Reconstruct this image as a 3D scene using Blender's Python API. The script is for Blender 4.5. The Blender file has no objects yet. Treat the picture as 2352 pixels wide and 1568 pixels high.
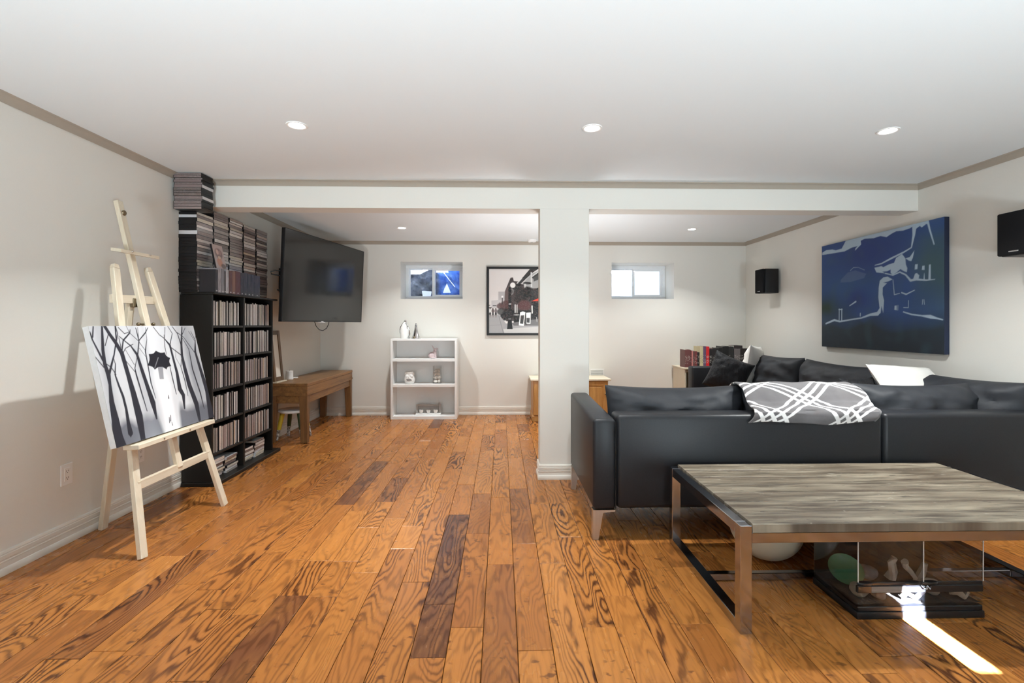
import bpy, bmesh, math, random
import numpy as np
from mathutils import Vector, Matrix, noise as mnoise

# ------------------------------------------------------------------ camera, world, lights, exposure
SC = bpy.context.scene
COL = SC.collection
R = random.Random(7)
PI = math.pi
XL, XR, YF, YB, YK, H = -2.385, 3.292, -2.0, 3.709, 6.375, 2.3   # room planes in metres

cam_d = bpy.data.cameras.new('camera')
cam = bpy.data.objects.new('camera', cam_d)
COL.objects.link(cam)
cam.location = (0, 0, 1.1964)
cam.rotation_euler = (PI / 2, 0, -0.0226)
cam_d.sensor_width = 36
cam_d.lens = 36 * 1100 / 2352
cam_d.shift_y = -38.2 / 2352
cam_d.clip_start = 0.02
SC.camera = cam

world = bpy.data.worlds.new('sky')
SC.world = world
world.use_nodes = True
world.node_tree.nodes['Background'].inputs[0].default_value = (0.80, 0.89, 1.0, 1)
world.node_tree.nodes['Background'].inputs[1].default_value = 5.0

def lamp(name, kind, loc, energy, color=(1, 1, 1), size=0.1, rot=(0, 0, 0), **kw):
    d = bpy.data.lights.new(name, kind)
    d.energy = energy
    d.color = color
    if kind == 'AREA':
        d.shape = 'DISK'
        d.size = size
    for k, v in kw.items():
        setattr(d, k, v)
    o = bpy.data.objects.new(name, d)
    o.location = loc
    o.rotation_euler = rot
    COL.objects.link(o)
    return o

# low sun through the narrow opening in the wall behind the camera
lamp('sun', 'SUN', (1.68, -6, 4), 560.0, (0.84, 0.93, 1.18), rot=(math.radians(66), 0, 0), angle=math.radians(0.25))
# flash bounced off the ceiling behind the camera; unseen fill added behind the column
FL = (0.84, 0.985, 1.06)
lamp('bounce_fill', 'AREA', (-1.0, -1.3, 0.40), 84.0, FL, size=0.6, rot=(math.radians(180 - 36), 0, 0), spread=math.radians(122))
lamp('bounce_fill', 'AREA', (1.6, -1.3, 0.40), 84.0, FL, size=0.6, rot=(math.radians(180 - 36), 0, 0), spread=math.radians(122))
lamp('bounce_fill', 'AREA', (0.56, 4.40, 0.45), 20.0, (0.93, 0.97, 1.0), size=0.3, rot=(math.radians(180 - 26), 0, 0), spread=math.radians(130))
# soft cool fill lamp added behind the camera, no opening there
lamp('cool_fill', 'AREA', (0.4, -1.9, 1.35), 4.0, (0.86, 0.95, 1.10), size=1.5, rot=(math.radians(90 + 25), 0, 0))
POT_E = 20.0
POT_C = (0.965, 0.99, 0.975)
POTS = [(x, y) for y in (2.675, 5.475) for x in (-1.13, 0.51, 2.2)]

vs = SC.view_settings
vs.view_transform = 'Standard'
vs.look = 'None'
vs.exposure = 0.06
vs.gamma = 1.0
vs.use_curve_mapping = False
SC.cycles.use_denoising = True
SC.cycles.use_light_tree = False
SC.cycles.max_bounces = 10
SC.cycles.diffuse_bounces = 5
SC.cycles.glossy_bounces = 5
SC.cycles.transparent_max_bounces = 12
SC.cycles.sample_clamp_indirect = 8.0
SC.cycles.caustics_reflective = False
SC.cycles.caustics_refractive = False

# ------------------------------------------------------------------ materials
def srgb(r, g, b):
    f = lambda c: (c / 255 / 12.92) if c <= 10 else ((c / 255 + 0.055) / 1.055) ** 2.4
    return (f(r), f(g), f(b), 1)

class N:
    """tiny helper to write node graphs"""
    def __init__(s, name):
        s.m = bpy.data.materials.new(name)
        s.m.use_nodes = True
        s.t = s.m.node_tree
        s.b = s.t.nodes['Principled BSDF']
        s.out = s.t.nodes['Material Output']
    def n(s, kind, **kw):
        nd = s.t.nodes.new(kind)
        for k, v in kw.items():
            setattr(nd, k, v)
        return nd
    def l(s, a, b):
        s.t.links.new(a, b)
    def put(s, sock, v):
        if hasattr(v, 'is_linked'):
            s.l(v, sock)
        else:
            sock.default_value = v
    def math(s, op, a, b=0.0, c=None, clamp=False):
        nd = s.n('ShaderNodeMath', operation=op, use_clamp=clamp)
        s.put(nd.inputs[0], a)
        s.put(nd.inputs[1], b)
        if c is not None:
            s.put(nd.inputs[2], c)
        return nd.outputs[0]
    def mix(s, f, a, b, blend='MIX'):
        nd = s.n('ShaderNodeMix', data_type='RGBA', blend_type=blend)
        s.put(nd.inputs[0], f)
        s.put(nd.inputs[6], a)
        s.put(nd.inputs[7], b)
        return nd.outputs[2]
    def noise(s, vec, scale=5, detail=2, rough=0.5, dist=0.0):
        nd = s.n('ShaderNodeTexNoise')
        s.put(nd.inputs['Vector'], vec)
        nd.inputs['Scale'].default_value = scale
        nd.inputs['Detail'].default_value = detail
        nd.inputs['Roughness'].default_value = rough
        nd.inputs['Distortion'].default_value = dist
        return nd.outputs['Fac']
    def comb(s, x, y, z):
        nd = s.n('ShaderNodeCombineXYZ')
        for i, v in enumerate((x, y, z)):
            s.put(nd.inputs[i], v)
        return nd.outputs[0]
    def sep(s, v):
        nd = s.n('ShaderNodeSeparateXYZ')
        s.l(v, nd.inputs[0])
        return nd.outputs
    def obj(s):
        return s.n('ShaderNodeTexCoord').outputs['Object']
    def step(s, v, a, b):
        nd = s.n('ShaderNodeMapRange', interpolation_type='SMOOTHSTEP')
        s.put(nd.inputs[0], v)
        nd.inputs[1].default_value = a
        nd.inputs[2].default_value = b
        return nd.outputs[0]
    def bump(s, h, strength=0.2, dist=0.002):
        nd = s.n('ShaderNodeBump')
        nd.inputs['Strength'].default_value = strength
        nd.inputs['Distance'].default_value = dist
        s.l(h, nd.inputs['Height'])
        s.l(nd.outputs[0], s.b.inputs['Normal'])
    def set(s, **kw):
        for k, v in kw.items():
            s.put(s.b.inputs[k.replace('_', ' ')], v)
        return s

MATS = {}
def plain(name, col, rough=0.5, metal=0.0, var=0.06, scale=30, bump=0.0, bdist=0.001, spec=0.5, stretch=(1, 1, 1), **kw):
    """one colour with a little procedural unevenness"""
    g = N(name)
    o = g.obj()
    mp = g.n('ShaderNodeMapping')
    mp.inputs['Scale'].default_value = stretch
    g.l(o, mp.inputs[0])
    nz = g.noise(mp.outputs[0], scale, 3)
    dark = tuple(c * (1 - var) for c in col[:3]) + (1,)
    lite = tuple(min(1, c * (1 + var)) for c in col[:3]) + (1,)
    g.set(Base_Color=g.mix(nz, dark, lite), Roughness=rough, Metallic=metal)
    g.b.inputs['Specular IOR Level'].default_value = spec
    for k, v in kw.items():
        g.b.inputs[k.replace('_', ' ')].default_value = v
    if bump:
        g.bump(nz, bump, bdist)
    MATS[name] = g.m
    return g.m

M_WALL = plain('wall_paint', (0.735, 0.722, 0.675, 1), 0.75, var=0.02, scale=300, bump=0.05, bdist=0.0005, spec=0.2)
M_CEIL = plain('ceiling_paint', (0.74, 0.775, 0.79, 1), 0.85, var=0.015, scale=300, bump=0.04, bdist=0.0005, spec=0.1)
M_TRIM = plain('trim_paint', (0.74, 0.71, 0.65, 1), 0.4, var=0.02, spec=0.4)
M_CROWN = plain('crown_taupe', (0.38, 0.335, 0.28, 1), 0.6, var=0.03, spec=0.2)  # darker taupe than the walls and baseboards
M_WHITE = plain('white_laminate', (0.82, 0.82, 0.81, 1), 0.4, var=0.01)
M_VINYL = plain('white_vinyl', (0.78, 0.80, 0.82, 1), 0.35, var=0.02)
M_PLASTIC = plain('white_plastic', (0.82, 0.81, 0.79, 1), 0.35, var=0.02)
M_CERAMIC = plain('white_ceramic', (0.86, 0.85, 0.83, 1), 0.2, var=0.03)
M_BLACKWOOD = plain('black_wood', (0.010, 0.009, 0.008, 1), 0.42, var=0.3, scale=14, stretch=(1, 1, 0.1), spec=0.3)
M_BLACK = plain('black_plastic', (0.012, 0.012, 0.013, 1), 0.4, var=0.2, scale=60, spec=0.3)
M_CASEB = plain('case_black', (0.014, 0.013, 0.014, 1), 0.35, var=0.2, scale=60, spec=0.3)
M_CASEW = plain('case_white', (0.62, 0.62, 0.64, 1), 0.35, var=0.1, scale=60)
M_GRILLE = plain('speaker_cloth', (0.012, 0.012, 0.013, 1), 0.9, var=0.6, scale=900, bump=0.4, spec=0.1)
M_CHROME = plain('polished_chrome', (0.47, 0.48, 0.52, 1), 0.14, 1.0, var=0.12, scale=9)
M_SILVER = plain('silver_glaze', (0.62, 0.62, 0.63, 1), 0.14, 1.0, var=0.2, scale=40)
M_STEEL = plain('brushed_steel', (0.60, 0.57, 0.53, 1), 0.38, 1.0, var=0.1, scale=80, stretch=(1, 1, 0.1))
M_BRASS = plain('aged_metal', (0.25, 0.20, 0.13, 1), 0.4, 1.0, var=0.2)
M_LEATHER = plain('dark_leather', (0.015, 0.016, 0.019, 1), 0.40, var=0.25, scale=130, bump=0.12, bdist=0.0008, spec=0.30)
M_FABRIC = plain('dark_cushion', (0.021, 0.023, 0.028, 1), 0.62, var=0.2, scale=90, bump=0.15, bdist=0.001, spec=0.35)
M_FUR = plain('black_fur', (0.006, 0.006, 0.008, 1), 0.6, var=0.7, scale=90, bump=0.9, bdist=0.006, spec=0.3, stretch=(1, 1, 0.25), Sheen_Weight=0.05)
M_LINEN = plain('white_linen', (0.80, 0.79, 0.76, 1), 0.8, var=0.03, scale=250, bump=0.25, spec=0.2)
M_CREAM = plain('cream_wood', (0.70, 0.62, 0.48, 1), 0.45, var=0.04, stretch=(1, 1, 0.1))
M_CANVASEDGE = plain('canvas_edge', (0.74, 0.74, 0.74, 1), 0.8, var=0.06, scale=60)
M_BALL = plain('cream_vinyl', (0.72, 0.67, 0.54, 1), 0.35, var=0.03, scale=8)
M_BLEACHED = plain('bleached_wood', (0.40, 0.34, 0.27, 1), 0.6, var=0.3, scale=50, bump=0.3)
M_PINK = plain('pink_ceramic', (0.62, 0.50, 0.51, 1), 0.4, var=0.05)
M_SHELL = plain('shell', (0.88, 0.85, 0.80, 1), 0.45, var=0.12, scale=60)
M_STONE = plain('pale_stone', (0.34, 0.29, 0.23, 1), 0.7, var=0.35, scale=40, bump=0.4, bdist=0.003)
M_GSTONE = plain('grey_stone', (0.16, 0.15, 0.15, 1), 0.8, var=0.5, scale=40, bump=0.4, bdist=0.003)
M_GREEN = plain('green_plastic', (0.06, 0.17, 0.075, 1), 0.45, var=0.1)
M_GREYMETAL = plain('grey_trim', (0.36, 0.34, 0.32, 1), 0.4, var=0.1)
M_WELL = plain('galvanised_well', (0.80, 0.82, 0.84, 1), 0.5, var=0.06, scale=10)
M_DARKBASE = plain('subfloor', (0.05, 0.025, 0.012, 1), 0.8, var=0.2)
M_YELLOW = plain('yellow_paint', (0.62, 0.46, 0.04, 1), 0.4, var=0.08)
M_DKGREEN = plain('dark_green_paint', (0.03, 0.05, 0.015, 1), 0.4, var=0.15)
M_PAPERW = plain('paper', (0.78, 0.75, 0.68, 1), 0.8, var=0.06, scale=200)

def wood(name, dark, lite, axis=1, rough=0.4, scale=1.0, contrast=1.0, bump=0.1):
    """streaky wood grain running along one axis"""
    g = N(name)
    x = g.sep(g.obj())
    rnd = g.n('ShaderNodeObjectInfo').outputs['Random']
    st = [14.0, 14.0, 14.0]
    st[axis] = 0.9
    v = [g.math('MULTIPLY_ADD', x[i], st[i] * scale, g.math('MULTIPLY', rnd, 31.0 + 7 * i)) for i in range(3)]
    vec = g.comb(*v)
    a = g.noise(vec, 1.0, 3, 0.6, 0.4)
    b = g.noise(vec, 9.0, 3, 0.6)
    rings = g.math('SINE', g.math('MULTIPLY', a, 40.0))
    f = g.math('ADD', g.math('MULTIPLY', a, 0.9), g.math('MULTIPLY', g.math('ADD', b, g.math('MULTIPLY', rings, 0.12)), 0.5 * contrast))
    f = g.step(f, 0.35, 1.05)
    g.set(Base_Color=g.mix(f, dark, lite), Roughness=rough)
    if bump:
        g.bump(b, bump, 0.001)
    return g.m

M_PINE = wood('pale_pine', (0.66, 0.57, 0.43, 1), (0.80, 0.73, 0.60, 1), 2, 0.5, 1.6, 0.6)
M_PINEY = wood('pale_pine_rail', (0.66, 0.57, 0.43, 1), (0.80, 0.73, 0.60, 1), 1, 0.5, 1.6, 0.6)
M_DESK = wood('brown_oak', (0.13, 0.056, 0.017, 1), (0.30, 0.145, 0.046, 1), 1, 0.38, 2.0)
M_DESKZ = wood('brown_oak_leg', (0.11, 0.048, 0.016, 1), (0.24, 0.115, 0.040, 1), 2, 0.38, 2.0)
M_HONEY = wood('honey_oak', (0.42, 0.20, 0.055, 1), (0.62, 0.34, 0.11, 1), 2, 0.38, 2.0)
def weather_mat():
    g = N('weathered_plank')
    x, y, z = g.sep(g.obj())
    rnd = g.n('ShaderNodeObjectInfo').outputs['Random']
    off = g.math('MULTIPLY', rnd, 61.0)
    a = g.noise(g.comb(g.math('MULTIPLY_ADD', x, 2.6, off), g.math('MULTIPLY', y, 22.0), off), 1.0, 5, 0.65)
    b = g.noise(g.comb(g.math('MULTIPLY_ADD', x, 7.0, off), g.math('MULTIPLY', y, 120.0), off), 1.0, 4, 0.6)
    c = g.noise(g.comb(g.math('MULTIPLY_ADD', x, 16.0, off), g.math('MULTIPLY', y, 40.0), off), 1.0, 3, 0.6)
    f = g.math('ADD', g.math('MULTIPLY', a, 0.75), g.math('MULTIPLY', b, 0.35))
    col = g.mix(g.step(f, 0.38, 0.72), (0.045, 0.031, 0.020, 1), (0.31, 0.262, 0.195, 1))
    col = g.mix(g.math('MULTIPLY', g.step(g.noise(g.comb(g.math('MULTIPLY_ADD', x, 1.6, off), g.math('MULTIPLY', y, 9.0), 3.0), 1.0, 3, 0.6), 0.42, 0.62), 0.45), col, (0.10, 0.070, 0.047, 1))
    col = g.mix(g.math('MULTIPLY', g.step(c, 0.66, 0.74), 0.6), col, (0.46, 0.42, 0.35, 1))
    col = g.mix(g.math('MULTIPLY', g.step(c, 0.38, 0.30), 0.6), col, (0.03, 0.02, 0.014, 1))
    g.set(Base_Color=col, Roughness=g.math('MULTIPLY_ADD', b, 0.2, 0.30))
    g.bump(f, 0.5, 0.002)
    return g.m
M_WEATHER = weather_mat()
M_FRAMEWOOD = wood('dark_frame_wood', (0.08, 0.04, 0.015, 1), (0.17, 0.09, 0.035, 1), 2, 0.4, 2.0)

def floor_mat():
    g = N('oak_floor')
    x, y, z = g.sep(g.obj())
    at = g.n('ShaderNodeAttribute', attribute_name='rnd')
    sc = g.n('ShaderNodeSeparateColor')
    g.l(at.outputs['Color'], sc.inputs[0])
    r, gg, b = sc.outputs
    off = g.math('MULTIPLY', r, 71.0)
    v1 = g.comb(g.math('MULTIPLY_ADD', x, 5.0, off), g.math('MULTIPLY_ADD', y, 0.95, g.math('MULTIPLY', gg, 53.0)), g.math('MULTIPLY', b, 19.0))
    field = g.noise(v1, 1.0, 1.6, 0.45, 0.15)
    wig = g.noise(v1, 7.0, 2, 0.5)
    ph = g.math('ADD', g.math('MULTIPLY', field, 165.0), g.math('MULTIPLY', wig, 9.0))
    rings = g.math('MULTIPLY_ADD', g.math('SINE', ph), 0.5, 0.5)
    line = g.math('POWER', rings, 2.2)
    patch = g.step(g.noise(v1, 0.8, 1), 0.38, 0.62)
    amt = g.math('MULTIPLY', g.math('MULTIPLY', line, g.math('MULTIPLY_ADD', patch, 0.6, 0.4)), g.math('MULTIPLY_ADD', b, 0.62, 0.46))
    v2 = g.comb(g.math('MULTIPLY_ADD', x, 160.0, off), g.math('MULTIPLY', y, 5.0), off)
    pore = g.step(g.noise(v2, 1.0, 3, 0.6), 0.5, 0.8)
    v3 = g.comb(g.math('MULTIPLY_ADD', x, 9.0, off), g.math('MULTIPLY', y, 2.6), off)
    blotch = g.noise(v3, 1.0, 3, 0.6)
    v4 = g.comb(g.math('MULTIPLY_ADD', x, 22.0, off), g.math('MULTIPLY', y, 34.0), off)
    chat = g.math('MULTIPLY', g.step(g.noise(v4, 1.0, 2, 0.55), 0.60, 0.70), g.step(blotch, 0.45, 0.60))
    cr = g.n('ShaderNodeValToRGB')
    cr.color_ramp.elements[0].position = 0.0
    cr.color_ramp.elements[0].color = (0.085, 0.034, 0.020, 1)
    cr.color_ramp.elements[1].position = 1.0
    cr.color_ramp.elements[1].color = (0.46, 0.180, 0.042, 1)
    for p, c in ((0.14, (0.15, 0.054, 0.022, 1)), (0.4, (0.31, 0.108, 0.026, 1)), (0.7, (0.39, 0.145, 0.033, 1))):
        e = cr.color_ramp.elements.new(p)
        e.color = c
    g.l(gg, cr.inputs[0])
    base = cr.outputs[0]
    c = g.mix(g.math('MULTIPLY', g.step(blotch, 0.35, 0.75), 0.45), base, (0.42, 0.160, 0.034, 1))
    c = g.mix(g.math('MULTIPLY', pore, 0.36), c, (0.10, 0.036, 0.014, 1))
    c = g.mix(amt, c, (0.055, 0.016, 0.006, 1))
    c = g.mix(g.math('MULTIPLY', chat, 0.7), c, (0.07, 0.022, 0.010, 1))
    hgt = g.math('SUBTRACT', g.math('MULTIPLY', blotch, 1.2), g.math('ADD', g.math('MULTIPLY', amt, 0.35), g.math('MULTIPLY', pore, 0.15)))
    g.set(Base_Color=c, Roughness=g.math('MULTIPLY_ADD', blotch, 0.14, 0.20))
    g.b.inputs['Specular IOR Level'].default_value = 0.26
    g.bump(hgt, 0.25, 0.004)
    return g.m
M_FLOOR = floor_mat()

def spine_mat():
    """printed spine: the object's own colour broken by blocks of lettering-like marks"""
    g = N('printed_spine')
    oi = g.n('ShaderNodeObjectInfo')
    x, y, z = g.sep(g.obj())
    off = g.math('MULTIPLY', oi.outputs['Random'], 97.0)
    v = g.comb(off, g.math('MULTIPLY', y, 50.0), g.math('MULTIPLY_ADD', z, 26.0, off))
    blocks = g.step(g.noise(v, 1.0, 1.5, 0.6), 0.53, 0.57)
    v2 = g.comb(off, g.math('MULTIPLY', y, 190.0), g.math('MULTIPLY_ADD', z, 170.0, off))
    marks = g.math('MULTIPLY', g.step(g.noise(v2, 1.0, 2, 0.5), 0.52, 0.58), g.math('SUBTRACT', 1.0, blocks))
    col = oi.outputs['Color']
    lum = g.n('ShaderNodeRGBToBW')
    g.l(col, lum.inputs[0])
    inv = g.mix(g.step(lum.outputs[0], 0.12, 0.22), (0.6, 0.56, 0.54, 1), (0.05, 0.035, 0.035, 1))
    c = g.mix(g.math('MULTIPLY', blocks, 0.55), col, (0.17, 0.11, 0.095, 1))
    c = g.mix(g.math('MULTIPLY', marks, 0.65), c, inv)
    rim = g.math('MAXIMUM', g.step(g.math('ABSOLUTE', y), 0.44, 0.47), g.step(g.math('ABSOLUTE', z), 0.0915, 0.093))
    c = g.mix(rim, c, (0.02, 0.017, 0.017, 1))
    g.set(Base_Color=c, Roughness=0.16)
    g.b.inputs['Specular IOR Level'].default_value = 0.7
    return g.m
M_SPINE = spine_mat()

def objcolor_mat(name, rough=0.5):
    g = N(name)
    oi = g.n('ShaderNodeObjectInfo')
    nz = g.noise(g.obj(), 60, 2)
    g.set(Base_Color=g.mix(g.math('MULTIPLY', nz, 0.35), oi.outputs['Color'], (0.02, 0.015, 0.015, 1)), Roughness=rough)
    return g.m
M_COVER = objcolor_mat('book_cover', 0.45)

def book_spine_mat():
    g = N('book_spine')
    oi = g.n('ShaderNodeObjectInfo')
    x, y, z = g.sep(g.obj())
    off = g.math('MULTIPLY', oi.outputs['Random'], 57.0)
    v2 = g.comb(g.math('MULTIPLY', x, 90.0), off, g.math('MULTIPLY_ADD', z, 60.0, off))
    mid = g.math('MULTIPLY', g.step(z, 0.04, 0.05), g.math('SUBTRACT', 1.0, g.step(z, 0.15, 0.16)))
    marks = g.math('MULTIPLY', g.step(g.noise(v2, 1.0, 2, 0.5), 0.53, 0.58), mid)
    lum = g.n('ShaderNodeRGBToBW')
    g.l(oi.outputs['Color'], lum.inputs[0])
    inv = g.mix(g.step(lum.outputs[0], 0.25, 0.35), (0.62, 0.58, 0.52, 1), (0.08, 0.05, 0.05, 1))
    g.set(Base_Color=g.mix(g.math('MULTIPLY', marks, 0.45), oi.outputs['Color'], inv), Roughness=0.4)
    return g.m
M_BSPINE = book_spine_mat()

def box_spine_mat():
    g = N('box_spine')
    oi = g.n('ShaderNodeObjectInfo')
    x, y, z = g.sep(g.obj())
    off = g.math('MULTIPLY', oi.outputs['Random'], 57.0)
    v = g.comb(off, g.math('MULTIPLY', y, 55.0), g.math('MULTIPLY_ADD', z, 16.0, off))
    pic = g.step(g.noise(v, 1.0, 3, 0.6), 0.48, 0.62)
    lab = g.math('MULTIPLY', g.step(z, 0.008, 0.010), g.math('SUBTRACT', 1.0, g.step(z, 0.016, 0.018)))
    lab = g.math('MULTIPLY', lab, g.math('SUBTRACT', 1.0, g.step(g.math('ABSOLUTE', y), 0.008, 0.010)))
    c = g.mix(g.math('MULTIPLY', pic, 0.40), oi.outputs['Color'], (0.10, 0.075, 0.07, 1))
    c = g.mix(g.math('MULTIPLY', lab, 0.7), c, (0.6, 0.58, 0.56, 1))
    g.set(Base_Color=c, Roughness=0.28)
    return g.m
M_BOXSPINE = box_spine_mat()

def vcol_mat(name, rough=0.6, spec=0.3, weave=True):
    g = N(name)
    at = g.n('ShaderNodeAttribute', attribute_name='paint')
    g.set(Base_Color=at.outputs['Color'], Roughness=rough)
    g.b.inputs['Specular IOR Level'].default_value = spec
    if weave:
        g.bump(g.noise(g.obj(), 500, 2), 0.15, 0.0006)
    return g.m
M_PAINT = vcol_mat('painted_canvas')
M_PRINT = vcol_mat('printed_photo', 0.22, 0.5, False)

def glass_mat(name, tint=(1, 1, 1, 1), rough=0.02, haze=0.0):
    g = N(name)
    fr = g.n('ShaderNodeFresnel')
    geo = g.n('ShaderNodeNewGeometry')
    g.l(g.math('ADD', g.math('MULTIPLY', geo.outputs['Backfacing'], 1 / 1.5 - 1.5), 1.5), fr.inputs[0])   # thin pane: same fresnel from both sides
    tr = g.n('ShaderNodeBsdfTransparent')
    tr.inputs[0].default_value = tint
    gl = g.n('ShaderNodeBsdfGlossy')
    gl.inputs['Roughness'].default_value = rough
    mx = g.n('ShaderNodeMixShader')
    g.l(fr.outputs[0], mx.inputs[0])
    g.l(tr.outputs[0], mx.inputs[1])
    g.l(gl.outputs[0], mx.inputs[2])
    last = mx.outputs[0]
    if haze:
        df = g.n('ShaderNodeBsdfDiffuse')
        df.inputs[0].default_value = (0.8, 0.85, 0.95, 1)
        m2 = g.n('ShaderNodeMixShader')
        nz = g.noise(g.obj(), 14, 4, 0.65)
        g.l(g.math('MULTIPLY', g.step(nz, 0.4, 0.8), haze), m2.inputs[0])
        g.l(last, m2.inputs[1])
        g.l(df.outputs[0], m2.inputs[2])
        last = m2.outputs[0]
    g.l(last, g.out.inputs[0])
    return g.m
M_GLASS = glass_mat('window_glass', (0.97, 0.98, 1, 1))
M_TANK = glass_mat('dusty_tank_glass', (0.96, 0.97, 0.98, 1), 0.03, 0.006)
M_VASE = glass_mat('clear_vase_glass', (0.985, 0.99, 0.99, 1))

def emit_mat(name, col, s):
    g = N(name)
    e = g.n('ShaderNodeEmission')
    nz = g.noise(g.obj(), 80, 2)
    g.l(g.mix(nz, col, (1, 1, 1, 1)), e.inputs[0])
    e.inputs[1].default_value = s
    g.l(e.outputs[0], g.out.inputs[0])
    return g.m
M_LENS = emit_mat('lamp_lens', (1, 0.97, 0.93, 1), 22.0)

def screen_mat():
    g = N('tv_glass')
    nz = g.noise(g.obj(), 3, 2)
    g.set(Base_Color=g.mix(nz, (0.006, 0.006, 0.006, 1), (0.010, 0.010, 0.009, 1)), Roughness=0.13)
    g.b.inputs['Specular IOR Level'].default_value = 0.5
    return g.m
M_SCREEN = screen_mat()

def tarp_mat():
    g = N('blue_grey_tarp')
    nz = g.noise(g.obj(), 4.5, 4, 0.6)
    x = g.sep(g.obj())[0]
    blue = g.mix(g.step(nz, 0.3, 0.7), (0.03, 0.14, 0.50, 1), (0.30, 0.55, 0.95, 1))
    grey = g.mix(g.step(nz, 0.3, 0.7), (0.05, 0.06, 0.085, 1), (0.30, 0.34, 0.42, 1))
    c = g.mix(g.step(x, -0.05, 0.04), grey, blue)
    g.set(Base_Color=c, Roughness=0.4)
    tl = g.n('ShaderNodeBsdfTranslucent')
    g.l(c, tl.inputs[0])
    mx = g.n('ShaderNodeMixShader')
    mx.inputs[0].default_value = 0.45
    g.l(g.b.outputs[0], mx.inputs[1])
    g.l(tl.outputs[0], mx.inputs[2])
    g.l(mx.outputs[0], g.out.inputs[0])
    return g.m
M_TARP = tarp_mat()

def throw_mat():
    """grey plush with white diagonal plaid, drawn in the blanket's own cloth coordinates"""
    g = N('plaid_plush')
    at = g.n('ShaderNodeAttribute', attribute_name='cloth')
    u, v, w = g.sep(at.outputs['Vector'])
    def family(sgn, period, offs, width):
        s_ = g.math('ADD', g.math('MULTIPLY', u, 0.78), g.math('MULTIPLY', v, sgn * 1.0))
        res = None
        for o_ in offs:
            fr = g.math('FRACT', g.math('ADD', g.math('DIVIDE', s_, period), o_ + 10.0))
            d = g.math('ABSOLUTE', g.math('SUBTRACT', fr, 0.5))
            mk = g.math('SUBTRACT', 1.0, g.step(d, width * 0.8, width * 1.2))
            res = mk if res is None else g.math('MAXIMUM', res, mk)
        return res
    m1 = family(1, 0.37, (0.0, 0.15, 0.30), 0.030)
    m2 = family(-1, 0.37, (0.12, 0.27, 0.42), 0.030)
    nz = g.noise(g.obj(), 9, 4, 0.6)
    grey = g.mix(nz, (0.055, 0.050, 0.053, 1), (0.135, 0.125, 0.130, 1))
    c = g.mix(g.math('MAXIMUM', m1, m2), grey, (0.80, 0.79, 0.79, 1))
    edge = g.math('GREATER_THAN', w, 0.5)
    g.set(Base_Color=g.mix(edge, c, (0.42, 0.41, 0.41, 1)), Roughness=0.85)
    g.b.inputs['Sheen Weight'].default_value = 0.3
    g.bump(g.noise(g.obj(), 400, 2), 0.3, 0.002)
    return g.m
M_THROW = throw_mat()

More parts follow.
